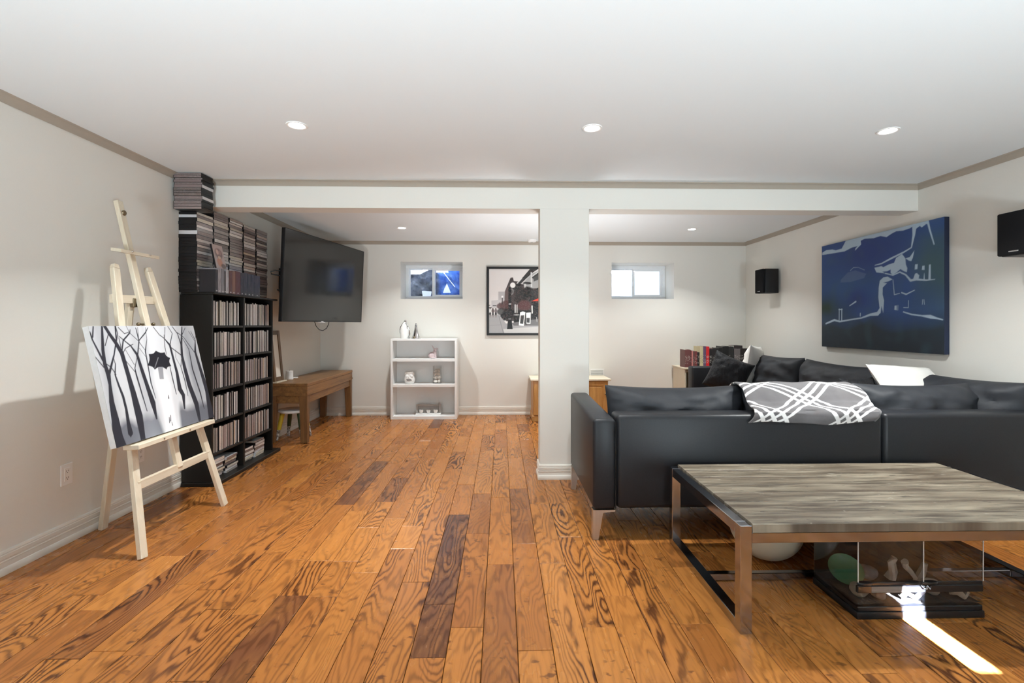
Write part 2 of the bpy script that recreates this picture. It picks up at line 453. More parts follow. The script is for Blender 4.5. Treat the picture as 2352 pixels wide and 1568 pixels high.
# ------------------------------------------------------------------ mesh building
class MB:
    """collects shapes (world coordinates unless told otherwise) into one bmesh"""
    def __init__(s):
        s.bm = bmesh.new()
        s.mi = 0
    def faces(s, vs_, fs):
        v = [s.bm.verts.new(p) for p in vs_]
        out = []
        for f in fs:
            try:
                fc = s.bm.faces.new([v[i] for i in f])
                fc.material_index = s.mi
                out.append(fc)
            except ValueError:
                pass
        return v, out
    def hexa(s, p, bev=0.0, seg=1):
        v, f = s.faces(p, [(0, 3, 2, 1), (4, 5, 6, 7), (0, 1, 5, 4), (1, 2, 6, 5), (2, 3, 7, 6), (3, 0, 4, 7)])
        if bev > 0:
            es = list({e for fc in f for e in fc.edges})
            r = bmesh.ops.bevel(s.bm, geom=es, offset=bev, segments=seg, affect='EDGES', profile=0.5)
            for fc in r['faces']:
                fc.material_index = s.mi
        return s
    def box(s, x0, x1, y0, y1, z0, z1, bev=0.0, seg=1, M=None):
        p = [(x0, y0, z0), (x1, y0, z0), (x1, y1, z0), (x0, y1, z0), (x0, y0, z1), (x1, y0, z1), (x1, y1, z1), (x0, y1, z1)]
        if M is not None:
            p = [M @ Vector(q) for q in p]
        return s.hexa(p, bev, seg)
    def bar(s, p0, p1, w, h, side=(0, 1, 0), bev=0.0, w1=None, h1=None):
        """rectangular bar from p0 to p1; w along `side`, h along the third axis"""
        a, b = Vector(p0), Vector(p1)
        d = (b - a).normalized()
        sd = Vector(side)
        sd = (sd - d * sd.dot(d)).normalized()
        up = d.cross(sd).normalized()
        w1 = w if w1 is None else w1
        h1 = h if h1 is None else h1
        p = []
        for c, ww, hh in ((a, w, h), (b, w1, h1)):
            for i, j in ((-1, -1), (1, -1), (1, 1), (-1, 1)):
                p.append(c + sd * (i * ww / 2) + up * (j * hh / 2))
        return s.hexa(p, bev)
    def tube(s, pts, r, n=8, r1=None, cap=True):
        pts = [Vector(p) for p in pts]
        rings = []
        up = Vector((0.13, 0.21, 0.97))
        for i, p in enumerate(pts):
            d = (pts[min(i + 1, len(pts) - 1)] - pts[max(i - 1, 0)]).normalized()
            a = d.cross(up)
            if a.length < 1e-3:
                a = d.cross(Vector((1, 0, 0)))
            a.normalize()
            b = d.cross(a)
            rr = r if r1 is None else r + (r1 - r) * i / (len(pts) - 1)
            rings.append([s.bm.verts.new(p + a * (rr * math.cos(2 * PI * k / n)) + b * (rr * math.sin(2 * PI * k / n))) for k in range(n)])
        for q0, q1 in zip(rings, rings[1:]):
            for k in range(n):
                s.bm.faces.new((q0[k], q0[(k + 1) % n], q1[(k + 1) % n], q1[k])).material_index = s.mi
        if cap:
            s.bm.faces.new(rings[0][::-1]).material_index = s.mi
            s.bm.faces.new(rings[-1]).material_index = s.mi
        return s
    def lathe(s, prof, c=(0, 0, 0), n=24, sx=1.0, sy=1.0, fn=None):
        """prof: list of (radius, z); closed with caps"""
        rings = []
        for r, z in prof:
            ring = []
            for k in range(n):
                a = 2 * PI * k / n
                rr = r if fn is None else r * fn(a, z)
                ring.append(s.bm.verts.new((c[0] + rr * math.cos(a) * sx, c[1] + rr * math.sin(a) * sy, c[2] + z)))
            rings.append(ring)
        for q0, q1 in zip(rings, rings[1:]):
            for k in range(n):
                s.bm.faces.new((q0[k], q0[(k + 1) % n], q1[(k + 1) % n], q1[k])).material_index = s.mi
        s.bm.faces.new(rings[0][::-1]).material_index = s.mi
        s.bm.faces.new(rings[-1]).material_index = s.mi
        return s
    def ball(s, c, rx, ry=None, rz=None, nu=16, nv=10, M=None):
        ry = rx if ry is None else ry
        rz = rx if rz is None else rz
        g = bmesh.ops.create_uvsphere(s.bm, u_segments=nu, v_segments=nv, radius=1.0)
        T = Matrix.Translation(c) @ (M.to_4x4() if M is not None else Matrix.Identity(4)) @ Matrix.Diagonal((rx, ry, rz, 1))
        fs = set()
        for v in g['verts']:
            v.co = T @ v.co
            fs.update(v.link_faces)
        for f in fs:
            f.material_index = s.mi
        return s
    def prism(s, pts, fn):
        """pts: 2-D outline; fn(x, y, t) -> 3-D with t in (0, 1) the two ends"""
        n = len(pts)
        vv = [fn(x, y, 0) for x, y in pts] + [fn(x, y, 1) for x, y in pts]
        v = [s.bm.verts.new(p) for p in vv]
        s.bm.faces.new(v[:n][::-1]).material_index = s.mi
        s.bm.faces.new(v[n:]).material_index = s.mi
        for i in range(n):
            j = (i + 1) % n
            s.bm.faces.new((v[i], v[j], v[n + j], v[n + i])).material_index = s.mi
        return s
    def mesh(s, name, mats, off=(0, 0, 0), smooth=True, angle=35):
        bmesh.ops.recalc_face_normals(s.bm, faces=s.bm.faces[:])
        o = Vector(off)
        if o.length > 0:
            for v in s.bm.verts:
                v.co -= o
        me = bpy.data.meshes.new(name)
        s.bm.to_mesh(me)
        s.bm.free()
        for m in (mats if isinstance(mats, (list, tuple)) else [mats]):
            me.materials.append(m)
        if smooth:
            for p in me.polygons:
                p.use_smooth = True
            me.set_sharp_from_angle(angle=math.radians(angle))
        return me

def tag(o, label=None, cat=None, group=None, kind=None):
    if label: o['label'] = label
    if cat: o['category'] = cat
    if group: o['group'] = group
    if kind: o['kind'] = kind
    return o

def thing(name, label, cat, loc, group=None):
    """an Empty at the thing's base; its parts are children"""
    o = bpy.data.objects.new(name, None)
    o.empty_display_size = 0.05
    o.location = loc
    COL.objects.link(o)
    return tag(o, label, cat, group)

def root_loc(o):
    while o.parent is not None:
        o = o.parent
    return o.location

def link(name, me, parent=None, loc=None):
    o = bpy.data.objects.new(name, me)
    COL.objects.link(o)
    if parent is not None:
        o.parent = parent
    if loc is not None:
        o.location = loc
    return o

def part(name, mb, mats, parent, label=None, kind=None, smooth=True, angle=35):
    """a part given in world coordinates (its thing must be unrotated)"""
    o = link(name, mb.mesh(name, mats, root_loc(parent), smooth, angle), parent)
    if label: o['label'] = label
    if kind: o['kind'] = kind
    return o

def single(name, mb, mats, label, cat, loc, group=None, smooth=True, angle=35):
    o = link(name, mb.mesh(name, mats, loc, smooth, angle), None, loc)
    return tag(o, label, cat, group)

def struct(name, mb, mats, parent=None, smooth=True):
    o = link(name, mb.mesh(name, mats, (0, 0, 0), smooth), parent)
    if parent is None:
        o['kind'] = 'structure'
    return o

# ------------------------------------------------------------------ the room
mb = MB(); mb.box(XL - 0.1, XR + 0.1, YF - 0.1, YK + 0.02, -0.15, -0.012)
floor = struct('floor', mb, M_DARKBASE)

def plank_mesh(mb, x0, x1, y0, y1, z, lay, rnd):
    n0 = len(mb.bm.verts)
    g = 0.0011
    e = 0.0022
    x0 += g; x1 -= g; y0 += g * 0.7; y1 -= g * 0.7
    p = [(x0, y0, -0.011), (x1, y0, -0.011), (x1, y1, -0.011), (x0, y1, -0.011),
         (x0, y0, z - 0.0014), (x1, y0, z - 0.0014), (x1, y1, z - 0.0014), (x0, y1, z - 0.0014),
         (x0 + e, y0 + e, z), (x1 - e, y0 + e, z), (x1 - e, y1 - e, z), (x0 + e, y1 - e, z)]
    v = [mb.bm.verts.new(q) for q in p]
    for q in v:
        q[lay] = (*rnd, 1)
    for f in ((0, 1, 5, 4), (1, 2, 6, 5), (2, 3, 7, 6), (3, 0, 4, 7), (4, 5, 9, 8), (5, 6, 10, 9), (6, 7, 11, 10), (7, 4, 8, 11), (8, 9, 10, 11)):
        mb.bm.faces.new([v[i] for i in f])

def in_view(x, y):
    if y < 1.45:
        return False
    return -1.13 * y < x < 1.03 * y + 0.1

rp = random.Random(21)
PW = 0.1305
rows = []
k0 = math.floor((XL + 0.2) / PW)
planks = []
xa = -0.2 + k0 * PW
i = 0
fixed = {(-0.33): [(1.35, 1.73, .52), (1.73, 2.06, .06), (2.06, 3.03, .02), (3.03, 3.6, .55)],
         (-0.20): [(1.3, 1.9, .7), (1.9, 2.75, .35), (2.75, 3.4, .3)],
         (0.06): [(1.35, 1.76, .85), (1.76, 2.62, .45), (2.62, 3.5, .25)],
         (0.19): [(1.30, 2.4, .92), (2.4, 3.2, .78)]}
while xa < XR - 0.005:
    xb = min(xa + PW, XR)
    x0 = max(xa, XL)
    sp = None
    for kx, lst in fixed.items():
        if abs(kx - xa) < 0.03:
            sp = lst
    y = YF + rp.uniform(0.0, 0.5)
    segs = [(YF, y)] if y > YF + 0.02 else []
    lim = sp[0][0] if sp else 99
    while y < YK:
        if sp and y < sp[-1][1]:
            nxt = y + rp.uniform(0.4, 1.1)
            if nxt > lim - 0.2:
                segs.append((y, lim))
                for a, b, c in sp:
                    segs.append((a, b, c))
                y = sp[-1][1]
                sp = None
                continue
        else:
            nxt = y + rp.choice((0.32, 0.45, 0.6, 0.75, 0.9, 1.1)) * rp.uniform(0.85, 1.15)
        if YK - nxt < 0.2:
            nxt = YK
        segs.append((y, nxt))
        y = nxt
    for s_ in segs:
        c = s_[2] if len(s_) > 2 else (rp.uniform(0.42, 1.0) if rp.random() > 0.06 else rp.uniform(0.08, 0.3))
        planks.append((x0, xb, s_[0], s_[1], c))
    xa += PW
vis, rest = [], []
for p in planks:
    pts = [(x, y) for x in (p[0], p[1]) for y in np.linspace(p[2], p[3], 6)]
    (vis if any(in_view(*q) for q in pts) else rest).append(p)
vis.sort(key=lambda p: p[2])
rest += vis[298:]
vis = vis[:298]
for p in vis:
    mb = MB()
    lay = mb.bm.verts.layers.float_color.new('rnd')
    plank_mesh(mb, p[0], p[1], p[2], p[3], rp.uniform(-0.0007, 0.0007), lay, (rp.random(), p[4], rp.random()))
    link('plank', mb.mesh('plank', M_FLOOR, smooth=False), floor)
mb = MB()
lay = mb.bm.verts.layers.float_color.new('rnd')
for p in rest:
    plank_mesh(mb, p[0], p[1], p[2], p[3], rp.uniform(-0.0007, 0.0007), lay, (rp.random(), p[4], rp.random()))
o = link('plank_run', mb.mesh('plank_run', M_FLOOR, smooth=False), floor)
o['kind'] = 'stuff'

mb = MB(); mb.box(XL - 0.1, XR + 0.1, YF - 0.1, YK + 0.02, H, H + 0.12)
struct('ceiling', mb, M_CEIL)
mb = MB(); mb.box(XL - 0.12, XL, YF - 0.1, YK + 0.5, -0.15, H + 0.05)
struct('wall_left', mb, M_WALL)
mb = MB(); mb.box(XR, XR + 0.12, YF - 0.1, YK + 0.5, -0.15, H + 0.05)
struct('wall_right', mb, M_WALL)

WIN = [(-1.332, -0.512, 1.540, 2.031), (1.478, 2.318, 1.544, 2.030)]
YW = 6.72                                   # plane of the window frames, deep in the wall
YO = 6.86
mb = MB()
(a0, a1, c0, c1), (b0, b1, d0, d1) = WIN
mb.box(XL, a0, YK, YO, -0.15, H + 0.05)
mb.box(a1, b0, YK, YO, -0.15, H + 0.05)
mb.box(b1, XR, YK, YO, -0.15, H + 0.05)
mb.box(a0, a1, YK, YO, -0.15, c0); mb.box(a0, a1, YK, YO, c1, H + 0.05)
mb.box(b0, b1, YK, YO, -0.15, d0); mb.box(b0, b1, YK, YO, d1, H + 0.05)
struct('wall_back', mb, M_WALL)
# wall behind the camera with the narrow opening the sun comes through
sx0, sx1, sz0, sz1 = 1.637, 1.722, 1.612, 1.915
mb = MB()
mb.box(XL, sx0, YF - 0.1, YF, -0.15, H + 0.05); mb.box(sx1, XR, YF - 0.1, YF, -0.15, H + 0.05)
mb.box(sx0, sx1, YF - 0.1, YF, -0.15, sz0); mb.box(sx0, sx1, YF - 0.1, YF, sz1, H + 0.05)
struct('wall_front', mb, M_WALL)

# dropped beam and the boxed column under it
mb = MB(); mb.box(XL, XR, YB, YB + 0.17, 2.096, H)
struct('beam', mb, M_WALL)
CX0, CX1, CY1 = 0.300, 0.682, YB + 0.15
mb = MB(); mb.box(CX0, CX1, YB - 0.004, CY1, 0, 2.098, 0.002)
struct('column', mb, M_WALL)

def extrude_profile(mb, prof, p0, p1, nrm, m0=0.0, m1=0.0):
    """prof (out, up) along p0->p1; nrm is the way out of the wall; m0/m1 mitre factor at the ends"""
    a, b, n = Vector(p0), Vector(p1), Vector(nrm)
    d = (b - a).normalized()
    mb.prism(prof, lambda o_, u_, t: (a + n * o_ - d * (o_ * m0) if t == 0 else b + n * o_ + d * (o_ * m1)) + Vector((0, 0, u_)))

BASE = [(0, 0), (0.017, 0), (0.018, 0.004), (0.018, 0.026), (0.014, 0.034), (0.010, 0.036), (0.010, 0.060), (0.013, 0.062), (0.013, 0.067), (0.010, 0.069),
        (0.010, 0.075), (0.013, 0.077), (0.013, 0.095), (0.0105, 0.097), (0.0105, 0.101), (0.012, 0.103), (0.009, 0.113), (0, 0.115)]
CROWN = [(0, 0), (0, -0.040), (0.005, -0.042), (0.007, -0.036), (0.013, -0.022), (0.026, -0.011), (0.034, -0.007), (0.040, -0.006), (0.042, 0)]
mb = MB(); extrude_profile(mb, BASE, (XL, YF, 0), (XL, YK, 0), (1, 0, 0), 0, -1); struct('baseboard_left', mb, M_TRIM)
mb = MB(); extrude_profile(mb, BASE, (XL, YK, 0), (XR, YK, 0), (0, -1, 0), -1, -1); struct('baseboard_back', mb, M_TRIM)
mb = MB(); extrude_profile(mb, BASE, (XR, YF, 0), (XR, YK, 0), (-1, 0, 0), 0, -1); struct('baseboard_right', mb, M_TRIM)
mb = MB()
q = YB - 0.004
extrude_profile(mb, BASE, (CX0, q, 0), (CX1, q, 0), (0, -1, 0), 1, 1)
extrude_profile(mb, BASE, (CX0, q, 0), (CX0, CY1, 0), (-1, 0, 0), 1, 1)
extrude_profile(mb, BASE, (CX1, q, 0), (CX1, CY1, 0), (1, 0, 0), 1, 1)
extrude_profile(mb, BASE, (CX0, CY1, 0), (CX1, CY1, 0), (0, 1, 0), 1, 1)
struct('baseboard_column', mb, M_TRIM)
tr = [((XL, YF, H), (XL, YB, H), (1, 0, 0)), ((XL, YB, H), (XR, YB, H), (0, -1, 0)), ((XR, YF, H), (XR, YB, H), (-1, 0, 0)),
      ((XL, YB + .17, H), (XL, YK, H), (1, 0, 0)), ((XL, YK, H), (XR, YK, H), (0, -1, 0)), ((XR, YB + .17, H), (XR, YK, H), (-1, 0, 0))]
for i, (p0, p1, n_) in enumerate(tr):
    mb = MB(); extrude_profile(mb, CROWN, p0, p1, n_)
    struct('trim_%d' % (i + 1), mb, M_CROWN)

# the two sliding basement windows, each with its light well outside
def window(n, w):
    x0, x1, z0, z1 = w
    mb = MB()
    f = 0.042
    mb.box(x0, x1, YW, YW + 0.09, z1 - f, z1, 0.004); mb.box(x0, x1, YW, YW + 0.09, z0, z0 + f, 0.004)
    mb.box(x0, x0 + f, YW, YW + 0.09, z0 + f, z1 - f, 0.004); mb.box(x1 - f, x1, YW, YW + 0.09, z0 + f, z1 - f, 0.004)
    win = struct('window_%d' % n, mb, M_VINYL)
    xm = x0 + (x1 - x0) * 0.47
    def sash(xa, xb, y, t, nm):
        m = MB()
        m.box(xa, xb, y, y + 0.028, z1 - f - t, z1 - f + .004, 0.003); m.box(xa, xb, y, y + 0.028, z0 + f - .004, z0 + f + t, 0.003)
        m.box(xa, xa + t, y, y + 0.028, z0 + f + t, z1 - f - t, 0.003); m.box(xb - t, xb, y, y + 0.028, z0 + f + t, z1 - f - t, 0.003)
        s_ = struct(nm, m, M_VINYL, win)
        g_ = MB(); g_.box(xa + t - .003, xb - t + .003, y + 0.012, y + 0.016, z0 + f + t - .003, z1 - f - t + .003)
        struct('pane', g_, M_GLASS, s_)
        return s_
    sash(x0 + f - .004, xm + 0.02, YW + 0.052, 0.018, 'fixed_sash')
    s2 = sash(xm - 0.02, x1 - f + .004, YW + 0.016, 0.036, 'sliding_sash')
    l_ = MB(); l_.box(xm - .016, xm + .004, YW + .004, YW + .017, (z0 + z1) / 2 - .05, (z0 + z1) / 2 + .03, 0.003)
    struct('latch', l_, M_VINYL, s2)
    xc = (x0 + x1) / 2
    m = MB()
    pts = []
    nseg = 24
    for k in range(nseg + 1):
        a = PI * k / nseg
        pts.append((xc - math.cos(a) * 0.62, YO + math.sin(a) * 0.75 + 0.005))
    outer = [(xc + (x - xc) * 1.03, y + 0.02 if 0 < i_ < nseg else y) for i_, (x, y) in enumerate(pts)]
    m.prism(pts + outer[::-1], lambda x, y, t: (x, y, 1.30 if t == 0 else 2.12))
    m.box(xc - 0.64, xc + 0.64, YO + .005, YO + 0.79, 1.25, 1.30)
    o = link('window_well', m.mesh('window_well', M_WELL))
    o['kind'] = 'structure'
window(1, WIN[0])
window(2, WIN[1])

# crumpled sheet stuffed in the well of the first window
def crumple(name, xs, zs, y0, amp, seed, nx=48, nz=36, holes=None):
    mb = MB()
    vv = {}
    for i in range(nx + 1):
        for j in range(nz + 1):
            x = xs[0] + (xs[1] - xs[0]) * i / nx
            z = zs[0] + (zs[1] - zs[0]) * j / nz
            p = Vector((x * 5.0, z * 5.0, seed))
            d = mnoise.fractal(p, 0.9, 2.1, 4) * amp + amp * 0.7 * math.sin(x * 9 + z * 13 + mnoise.noise(p) * 5)
            vv[i, j] = mb.bm.verts.new((x, y0 + d, z))
    for i in range(nx):
        for j in range(nz):
            x = (i + .5) / nx; z = (j + .5) / nz
            if holes and holes(x, z):
                continue
            mb.bm.faces.new((vv[i, j], vv[i + 1, j], vv[i + 1, j + 1], vv[i, j + 1]))
    for v in [v for v in mb.bm.verts if not v.link_faces]:
        mb.bm.verts.remove(v)
    return mb
def hole(x, z):
    X, Z = x / 0.77, (z - 0.27) / 0.53
    if X < 0.46 and Z > 0.80 + 0.9 * max(0, X - 0.22): return True         # sky over the left bag
    if 0.27 < X < 0.45 and Z < 0.13: return True
    if 0.57 < X < 0.80 and Z > 0.86: return True
    if 0.69 < X < 0.90 and 0.06 < Z < 0.44 - abs(X - 0.77) * 4.6: return True  # gap like a small tent
    if abs((X - 0.70) - (0.88 - Z) * 0.40) < 0.010 and 0.28 < Z < 0.9: return True
    return False
mb = crumple('tarp', (-1.36, -0.42), (1.46, 2.16), YO + 0.24, 0.055, 3.3, 190, 140, holes=hole)
o = mb
ob = single('tarp', mb, M_TARP, 'crumpled grey and blue plastic sheet outside the window above the white bookshelf', 'tarp', (-0.92, YO + 0.24, 1.46))
sm = ob.modifiers.new('thickness', 'SOLIDIFY'); sm.thickness = 0.003

# ------------------------------------------------------------------ ceiling lights, detector, outlets, register
def pot(x, y, label, seen):
    t = thing('ceiling_light', label, 'light', (x, y, H), 'recessed ceiling lights')
    mb = MB()
    n = 32
    prof = [(0.056, 0.0), (0.055, -0.004), (0.050, -0.0055), (0.044, -0.004), (0.040, -0.0015)]
    rings = []
    for r, z in prof:
        rings.append([mb.bm.verts.new((x + r * math.cos(2 * PI * k / n), y + r * math.sin(2 * PI * k / n), H + z)) for k in range(n)])
    for q0, q1 in zip(rings, rings[1:]):
        for k in range(n):
            mb.bm.faces.new((q0[k], q0[(k + 1) % n], q1[(k + 1) % n], q1[k]))
    part('trim_ring', mb, M_PLASTIC, t)
    mb = MB(); mb.lathe([(0.041, -0.0018), (0.036, -0.0045), (0.012, -0.006)], (x, y, H), 28)
    part('lens', mb, M_LENS, t)
    lamp('pot_lamp', 'AREA', (x, y, H - 0.012), POT_E * (0.45 if (x, y) == (0.51, 2.675) else 0.72 if y > 5 else 1.15), POT_C, size=0.06, spread=math.radians(116))
NAMES = {(-1.13, 2.675): 'lit recessed light in the ceiling above the easel', (0.51, 2.675): 'lit recessed light in the ceiling before the column',
         (2.2, 2.675): 'lit recessed light in the ceiling over the dark sofa back', (-1.13, 5.475): 'lit recessed light beyond the beam, near the television',
         (2.2, 5.475): 'lit recessed light beyond the beam, above the row of books', (0.51, 5.475): 'lit recessed light beyond the beam, behind the column',
         (-1.13, 1.275): 'lit recessed light overhead, left one of the row before the easel', (0.51, 1.275): 'lit recessed light overhead, middle one of the row before the column',
         (2.2, 1.275): 'lit recessed light overhead, above the coffee table', (-1.13, -0.13): 'lit recessed light behind the camera, left one',
         (0.51, -0.13): 'lit recessed light behind the camera, middle one', (2.2, -0.13): 'lit recessed light behind the camera, right one'}
for x, y in POTS:
    pot(x, y, NAMES[(x, y)], True)

t = thing('smoke_detector', 'small round white detector on the ceiling against the back wall', 'detector', (0.40, 6.22, H))
mb = MB(); mb.lathe([(0.060, 0), (0.060, -0.012), (0.050, -0.026), (0.030, -0.030)], (0.40, 6.22, H), 28); part('housing', mb, M_PLASTIC, t)
mb = MB(); mb.lathe([(0.016, -0.0295), (0.015, -0.034), (0.010, -0.035)], (0.40, 6.22, H), 16); part('test_button', mb, M_GREYMETAL, t)

def outlet(y, z, label):
    t = thing('wall_outlet', label, 'outlet', (XL, y, z), 'outlets on the wall beside the easel')
    mb = MB(); mb.box(XL, XL + 0.006, y - 0.036, y + 0.036, z - 0.058, z + 0.058, 0.002); part('cover_plate', mb, M_PLASTIC, t)
    mb = MB(); mb.box(XL + 0.005, XL + 0.0085, y - 0.018, y + 0.018, z - 0.036, z + 0.036, 0.0015); part('socket_face', mb, M_PLASTIC, t)
    mb = MB()
    for dz in (-0.018, 0.018):
        for dy in (-0.006, 0.006):
            mb.box(XL + 0.0082, XL + 0.0088, y + dy - 0.0012, y + dy + 0.0012, z + dz - 0.004, z + dz + 0.005)
        mb.box(XL + 0.0082, XL + 0.0088, y - 0.002, y + 0.002, z + dz - 0.011, z + dz - 0.007)
    part('slots', mb, M_BLACK, t, kind='stuff')
outlet(2.68, 0.378, 'white outlet on the wall in the open, beside the rear leg of the easel')
outlet(3.215, 0.345, 'white outlet on the wall seen through the easel below the canvas')

t = thing('wall_register', 'white louvred air register low on the back wall over the oak cabinet', 'register', (1.28, YK, 0.552))
mb = MB()
vx0, vx1, vz0, vz1 = 1.188, 1.373, 0.500, 0.604
mb.box(vx0, vx1, YK - 0.008, YK, vz0, vz0 + 0.012, 0.002); mb.box(vx0, vx1, YK - 0.008, YK, vz1 - 0.012, vz1, 0.002)
mb.box(vx0, vx0 + 0.012, YK - 0.008, YK, vz0 + .012, vz1 - .012, 0.002); mb.box(vx1 - 0.012, vx1, YK - 0.008, YK, vz0 + .012, vz1 - .012, 0.002)
part('frame', mb, M_PLASTIC, t)
mb = MB(); mb.box(vx0 + .01, vx1 - .01, YK - 0.0015, YK, vz0 + .01, vz1 - .01); part('duct_mouth', mb, M_GREYMETAL, t)
for k in range(7):
    z = vz0 + 0.018 + k * 0.0113
    mb = MB(); mb.hexa([(vx0 + .011, YK - .007, z - .003), (vx1 - .011, YK - .007, z - .003), (vx1 - .011, YK - .001, z + .002), (vx0 + .011, YK - .001, z + .002),
                        (vx0 + .011, YK - .007, z - .0015), (vx1 - .011, YK - .007, z - .0015), (vx1 - .011, YK - .001, z + .0035), (vx0 + .011, YK - .001, z + .0035)])
    part('slat', mb, M_PLASTIC, t)

# ------------------------------------------------------------------ paintings: colours worked out on a fine grid of the canvas itself
class Paint:
    def __init__(s, nx, ny, asp):
        s.nx, s.ny, s.asp = nx, ny, asp           # asp = width / height
        u = (np.arange(nx + 1)) / nx
        v = (np.arange(ny + 1)) / ny
        s.U, s.V = np.meshgrid(u, v)
        s.C = np.zeros((ny + 1, nx + 1, 3))
        s.px = 1.0 / nx
    def put(s, mask, col):
        m = np.clip(mask, 0, 1)[..., None]
        s.C = s.C * (1 - m) + np.array(col) * m
    def poly_mask(s, pts):
        ins = np.zeros(s.U.shape, bool)
        dist = np.full(s.U.shape, 9.0)
        n = len(pts)
        X, Y = s.U * s.asp, s.V
        for i in range(n):
            x0, y0 = pts[i][0] * s.asp, pts[i][1]
            x1, y1 = pts[(i + 1) % n][0] * s.asp, pts[(i + 1) % n][1]
            if y0 != y1:
                c = ((Y >= min(y0, y1)) & (Y < max(y0, y1)))
                ins ^= c & (X < x0 + (Y - y0) / (y1 - y0) * (x1 - x0))
            dist = np.minimum(dist, s.segd(X, Y, x0, y0, x1, y1)[0])
        d = np.where(ins, dist, -dist)
        return np.clip(d / (s.px * s.asp) + 0.5, 0, 1)
    def segd(s, X, Y, x0, y0, x1, y1):
        dx, dy = x1 - x0, y1 - y0
        l2 = dx * dx + dy * dy + 1e-12
        t = np.clip(((X - x0) * dx + (Y - y0) * dy) / l2, 0, 1)
        return np.hypot(X - x0 - t * dx, Y - y0 - t * dy), t
    def stroke_mask(s, pts):
        """pts: (u, v, width as a share of the canvas width)"""
        X, Y = s.U * s.asp, s.V
        m = np.zeros(s.U.shape)
        for (u0, v0, w0), (u1, v1, w1) in zip(pts, pts[1:]):
            d, t = s.segd(X, Y, u0 * s.asp, v0, u1 * s.asp, v1)
            w = (w0 + (w1 - w0) * t) * s.asp / 2
            m = np.maximum(m, np.clip((w - d) / (s.px * s.asp) + 0.5, 0, 1) * np.clip(w / (s.px * s.asp * 0.55), 0.35, 1))
        return m
    def ell(s, cu, cv, ru, rv, soft=0.15):
        d = np.hypot((s.U - cu) / ru, (s.V - cv) / rv)
        return np.clip((1 - d) / soft + 0.5, 0, 1)
    def noise(s, fu, fv, seed=0.0):
        out = np.zeros(s.U.shape)
        for j in range(s.ny + 1):
            for i in range(s.nx + 1):
                out[j, i] = mnoise.noise((i * fu / s.nx, j * fv / s.ny, seed))
        return out
    def sheet(s, origin, eu, ev, name):
        """mesh grid: origin + u*eu + v*ev, colours stored in the attribute 'paint'"""
        o, a, b = np.array(origin, float), np.array(eu, float), np.array(ev, float)
        co = (o + s.U[..., None] * a + s.V[..., None] * b).reshape(-1, 3)
        nx, ny = s.nx, s.ny
        idx = np.arange((nx + 1) * (ny + 1)).reshape(ny + 1, nx + 1)
        f = np.stack([idx[1:, :-1], idx[1:, 1:], idx[:-1, 1:], idx[:-1, :-1]], -1).reshape(-1, 4)
        me = bpy.data.meshes.new(name)
        me.from_pydata(co.tolist(), [], f.tolist())
        at = me.attributes.new('paint', 'FLOAT_COLOR', 'POINT')
        c = np.concatenate([s.C.reshape(-1, 3), np.ones((co.shape[0], 1))], 1).astype(np.float32)
        at.data.foreach_set('color', c.ravel())
        me.update()
        return me
def lin(v):
    return [((c + 0.055) / 1.055) ** 2.4 if c > 0.04045 else c / 12.92 for c in v]

FOREST_S=[
[(31,1009,108),(30,918,83),(39,776,63),(42,632,43),(59,490,25),(64,411,37),(56,316,30),(66,201,27),(99,8,18)],
[(49,286,18),(8,117,12),(0,49,13)],
[(13,89,12),(34,5,10)],
[(44,343,8),(-11,232,7)],
[(67,412,22),(143,246,12),(187,124,12),(204,4,13)],
[(91,164,7),(133,75,7),(135,16,5)],
[(58,306,8),(100,351,7),(122,414,8)],
[(125,949,5),(130,913,45),(131,839,33),(140,715,23),(138,602,22),(124,503,18),(115,413,12),(136,327,8),(133,260,4)],
[(220,996,47),(231,792,68),(227,599,52),(219,430,40),(208,239,38),(178,145,32),(145,69,28),(122,5,27)],
[(213,216,12),(243,128,12),(313,63,11),(324,32,5)],
[(180,153,10),(210,65,8),(207,5,8)],
[(216,239,7),(248,197,6),(320,165,6)],
[(212,103,6),(212,186,8)],
[(227,13,7),(267,68,7),(307,55,5)],
[(377,855,15),(377,711,52),(360,548,38),(344,387,33),(334,260,25),(296,178,12),(215,88,6)],
[(340,261,12),(379,138,11),(377,19,8)],
[(380,134,8),(457,63,10),(491,16,5)],
[(375,138,6),(313,63,5),(296,0,4)],
[(308,769,7),(297,598,13),(287,433,15),(288,379,8),(326,290,5)],
[(286,418,6),(219,293,5)],
[(290,348,5),(242,204,4)],
[(412,675,5),(401,532,12),(410,365,11),(416,237,12),(455,127,5),(467,15,4)],
[(416,225,5),(377,146,6),(395,12,4)],
[(407,284,4),(368,204,4)],
[(676,830,17),(696,700,42),(673,634,50),(683,472,33),(678,333,25),(674,194,23),(630,123,8),(589,87,7),(545,9,7)],
[(682,178,10),(730,77,7),(699,6,7)],
[(635,123,5),(665,14,7)],
[(815,981,33),(820,816,58),(788,612,52),(781,434,42),(782,310,30),(804,196,25),(857,12,12)],
[(799,196,12),(788,80,10),(747,8,8)],
[(782,310,10),(686,221,8)],
[(833,100,7),(893,22,5)],
[(899,885,7),(897,724,17),(869,455,15),(879,248,8),(829,118,5)],
[(965,1000,83),(989,716,62),(970,526,43),(956,366,33),(950,282,27),(983,155,10),(952,61,5)],
[(944,295,8),(849,119,7),(790,71,7)],
[(990,137,7),(1012,83,5)],
[(978,174,5),(926,60,5)],
[(624,676,8),(622,530,12),(622,403,7)],
[(616,283,5),(617,207,8),(638,89,5)],
[(746,719,5),(750,561,11),(740,419,8),(770,335,5)],
[(737,410,4),(706,319,4),(731,234,3)],
[(540,670,5),(536,699,12)],
[(498,876,7),(490,924,8)],
[(517,861,7),(505,912,10)],
[(513,926,5),(513,955,8)],
]
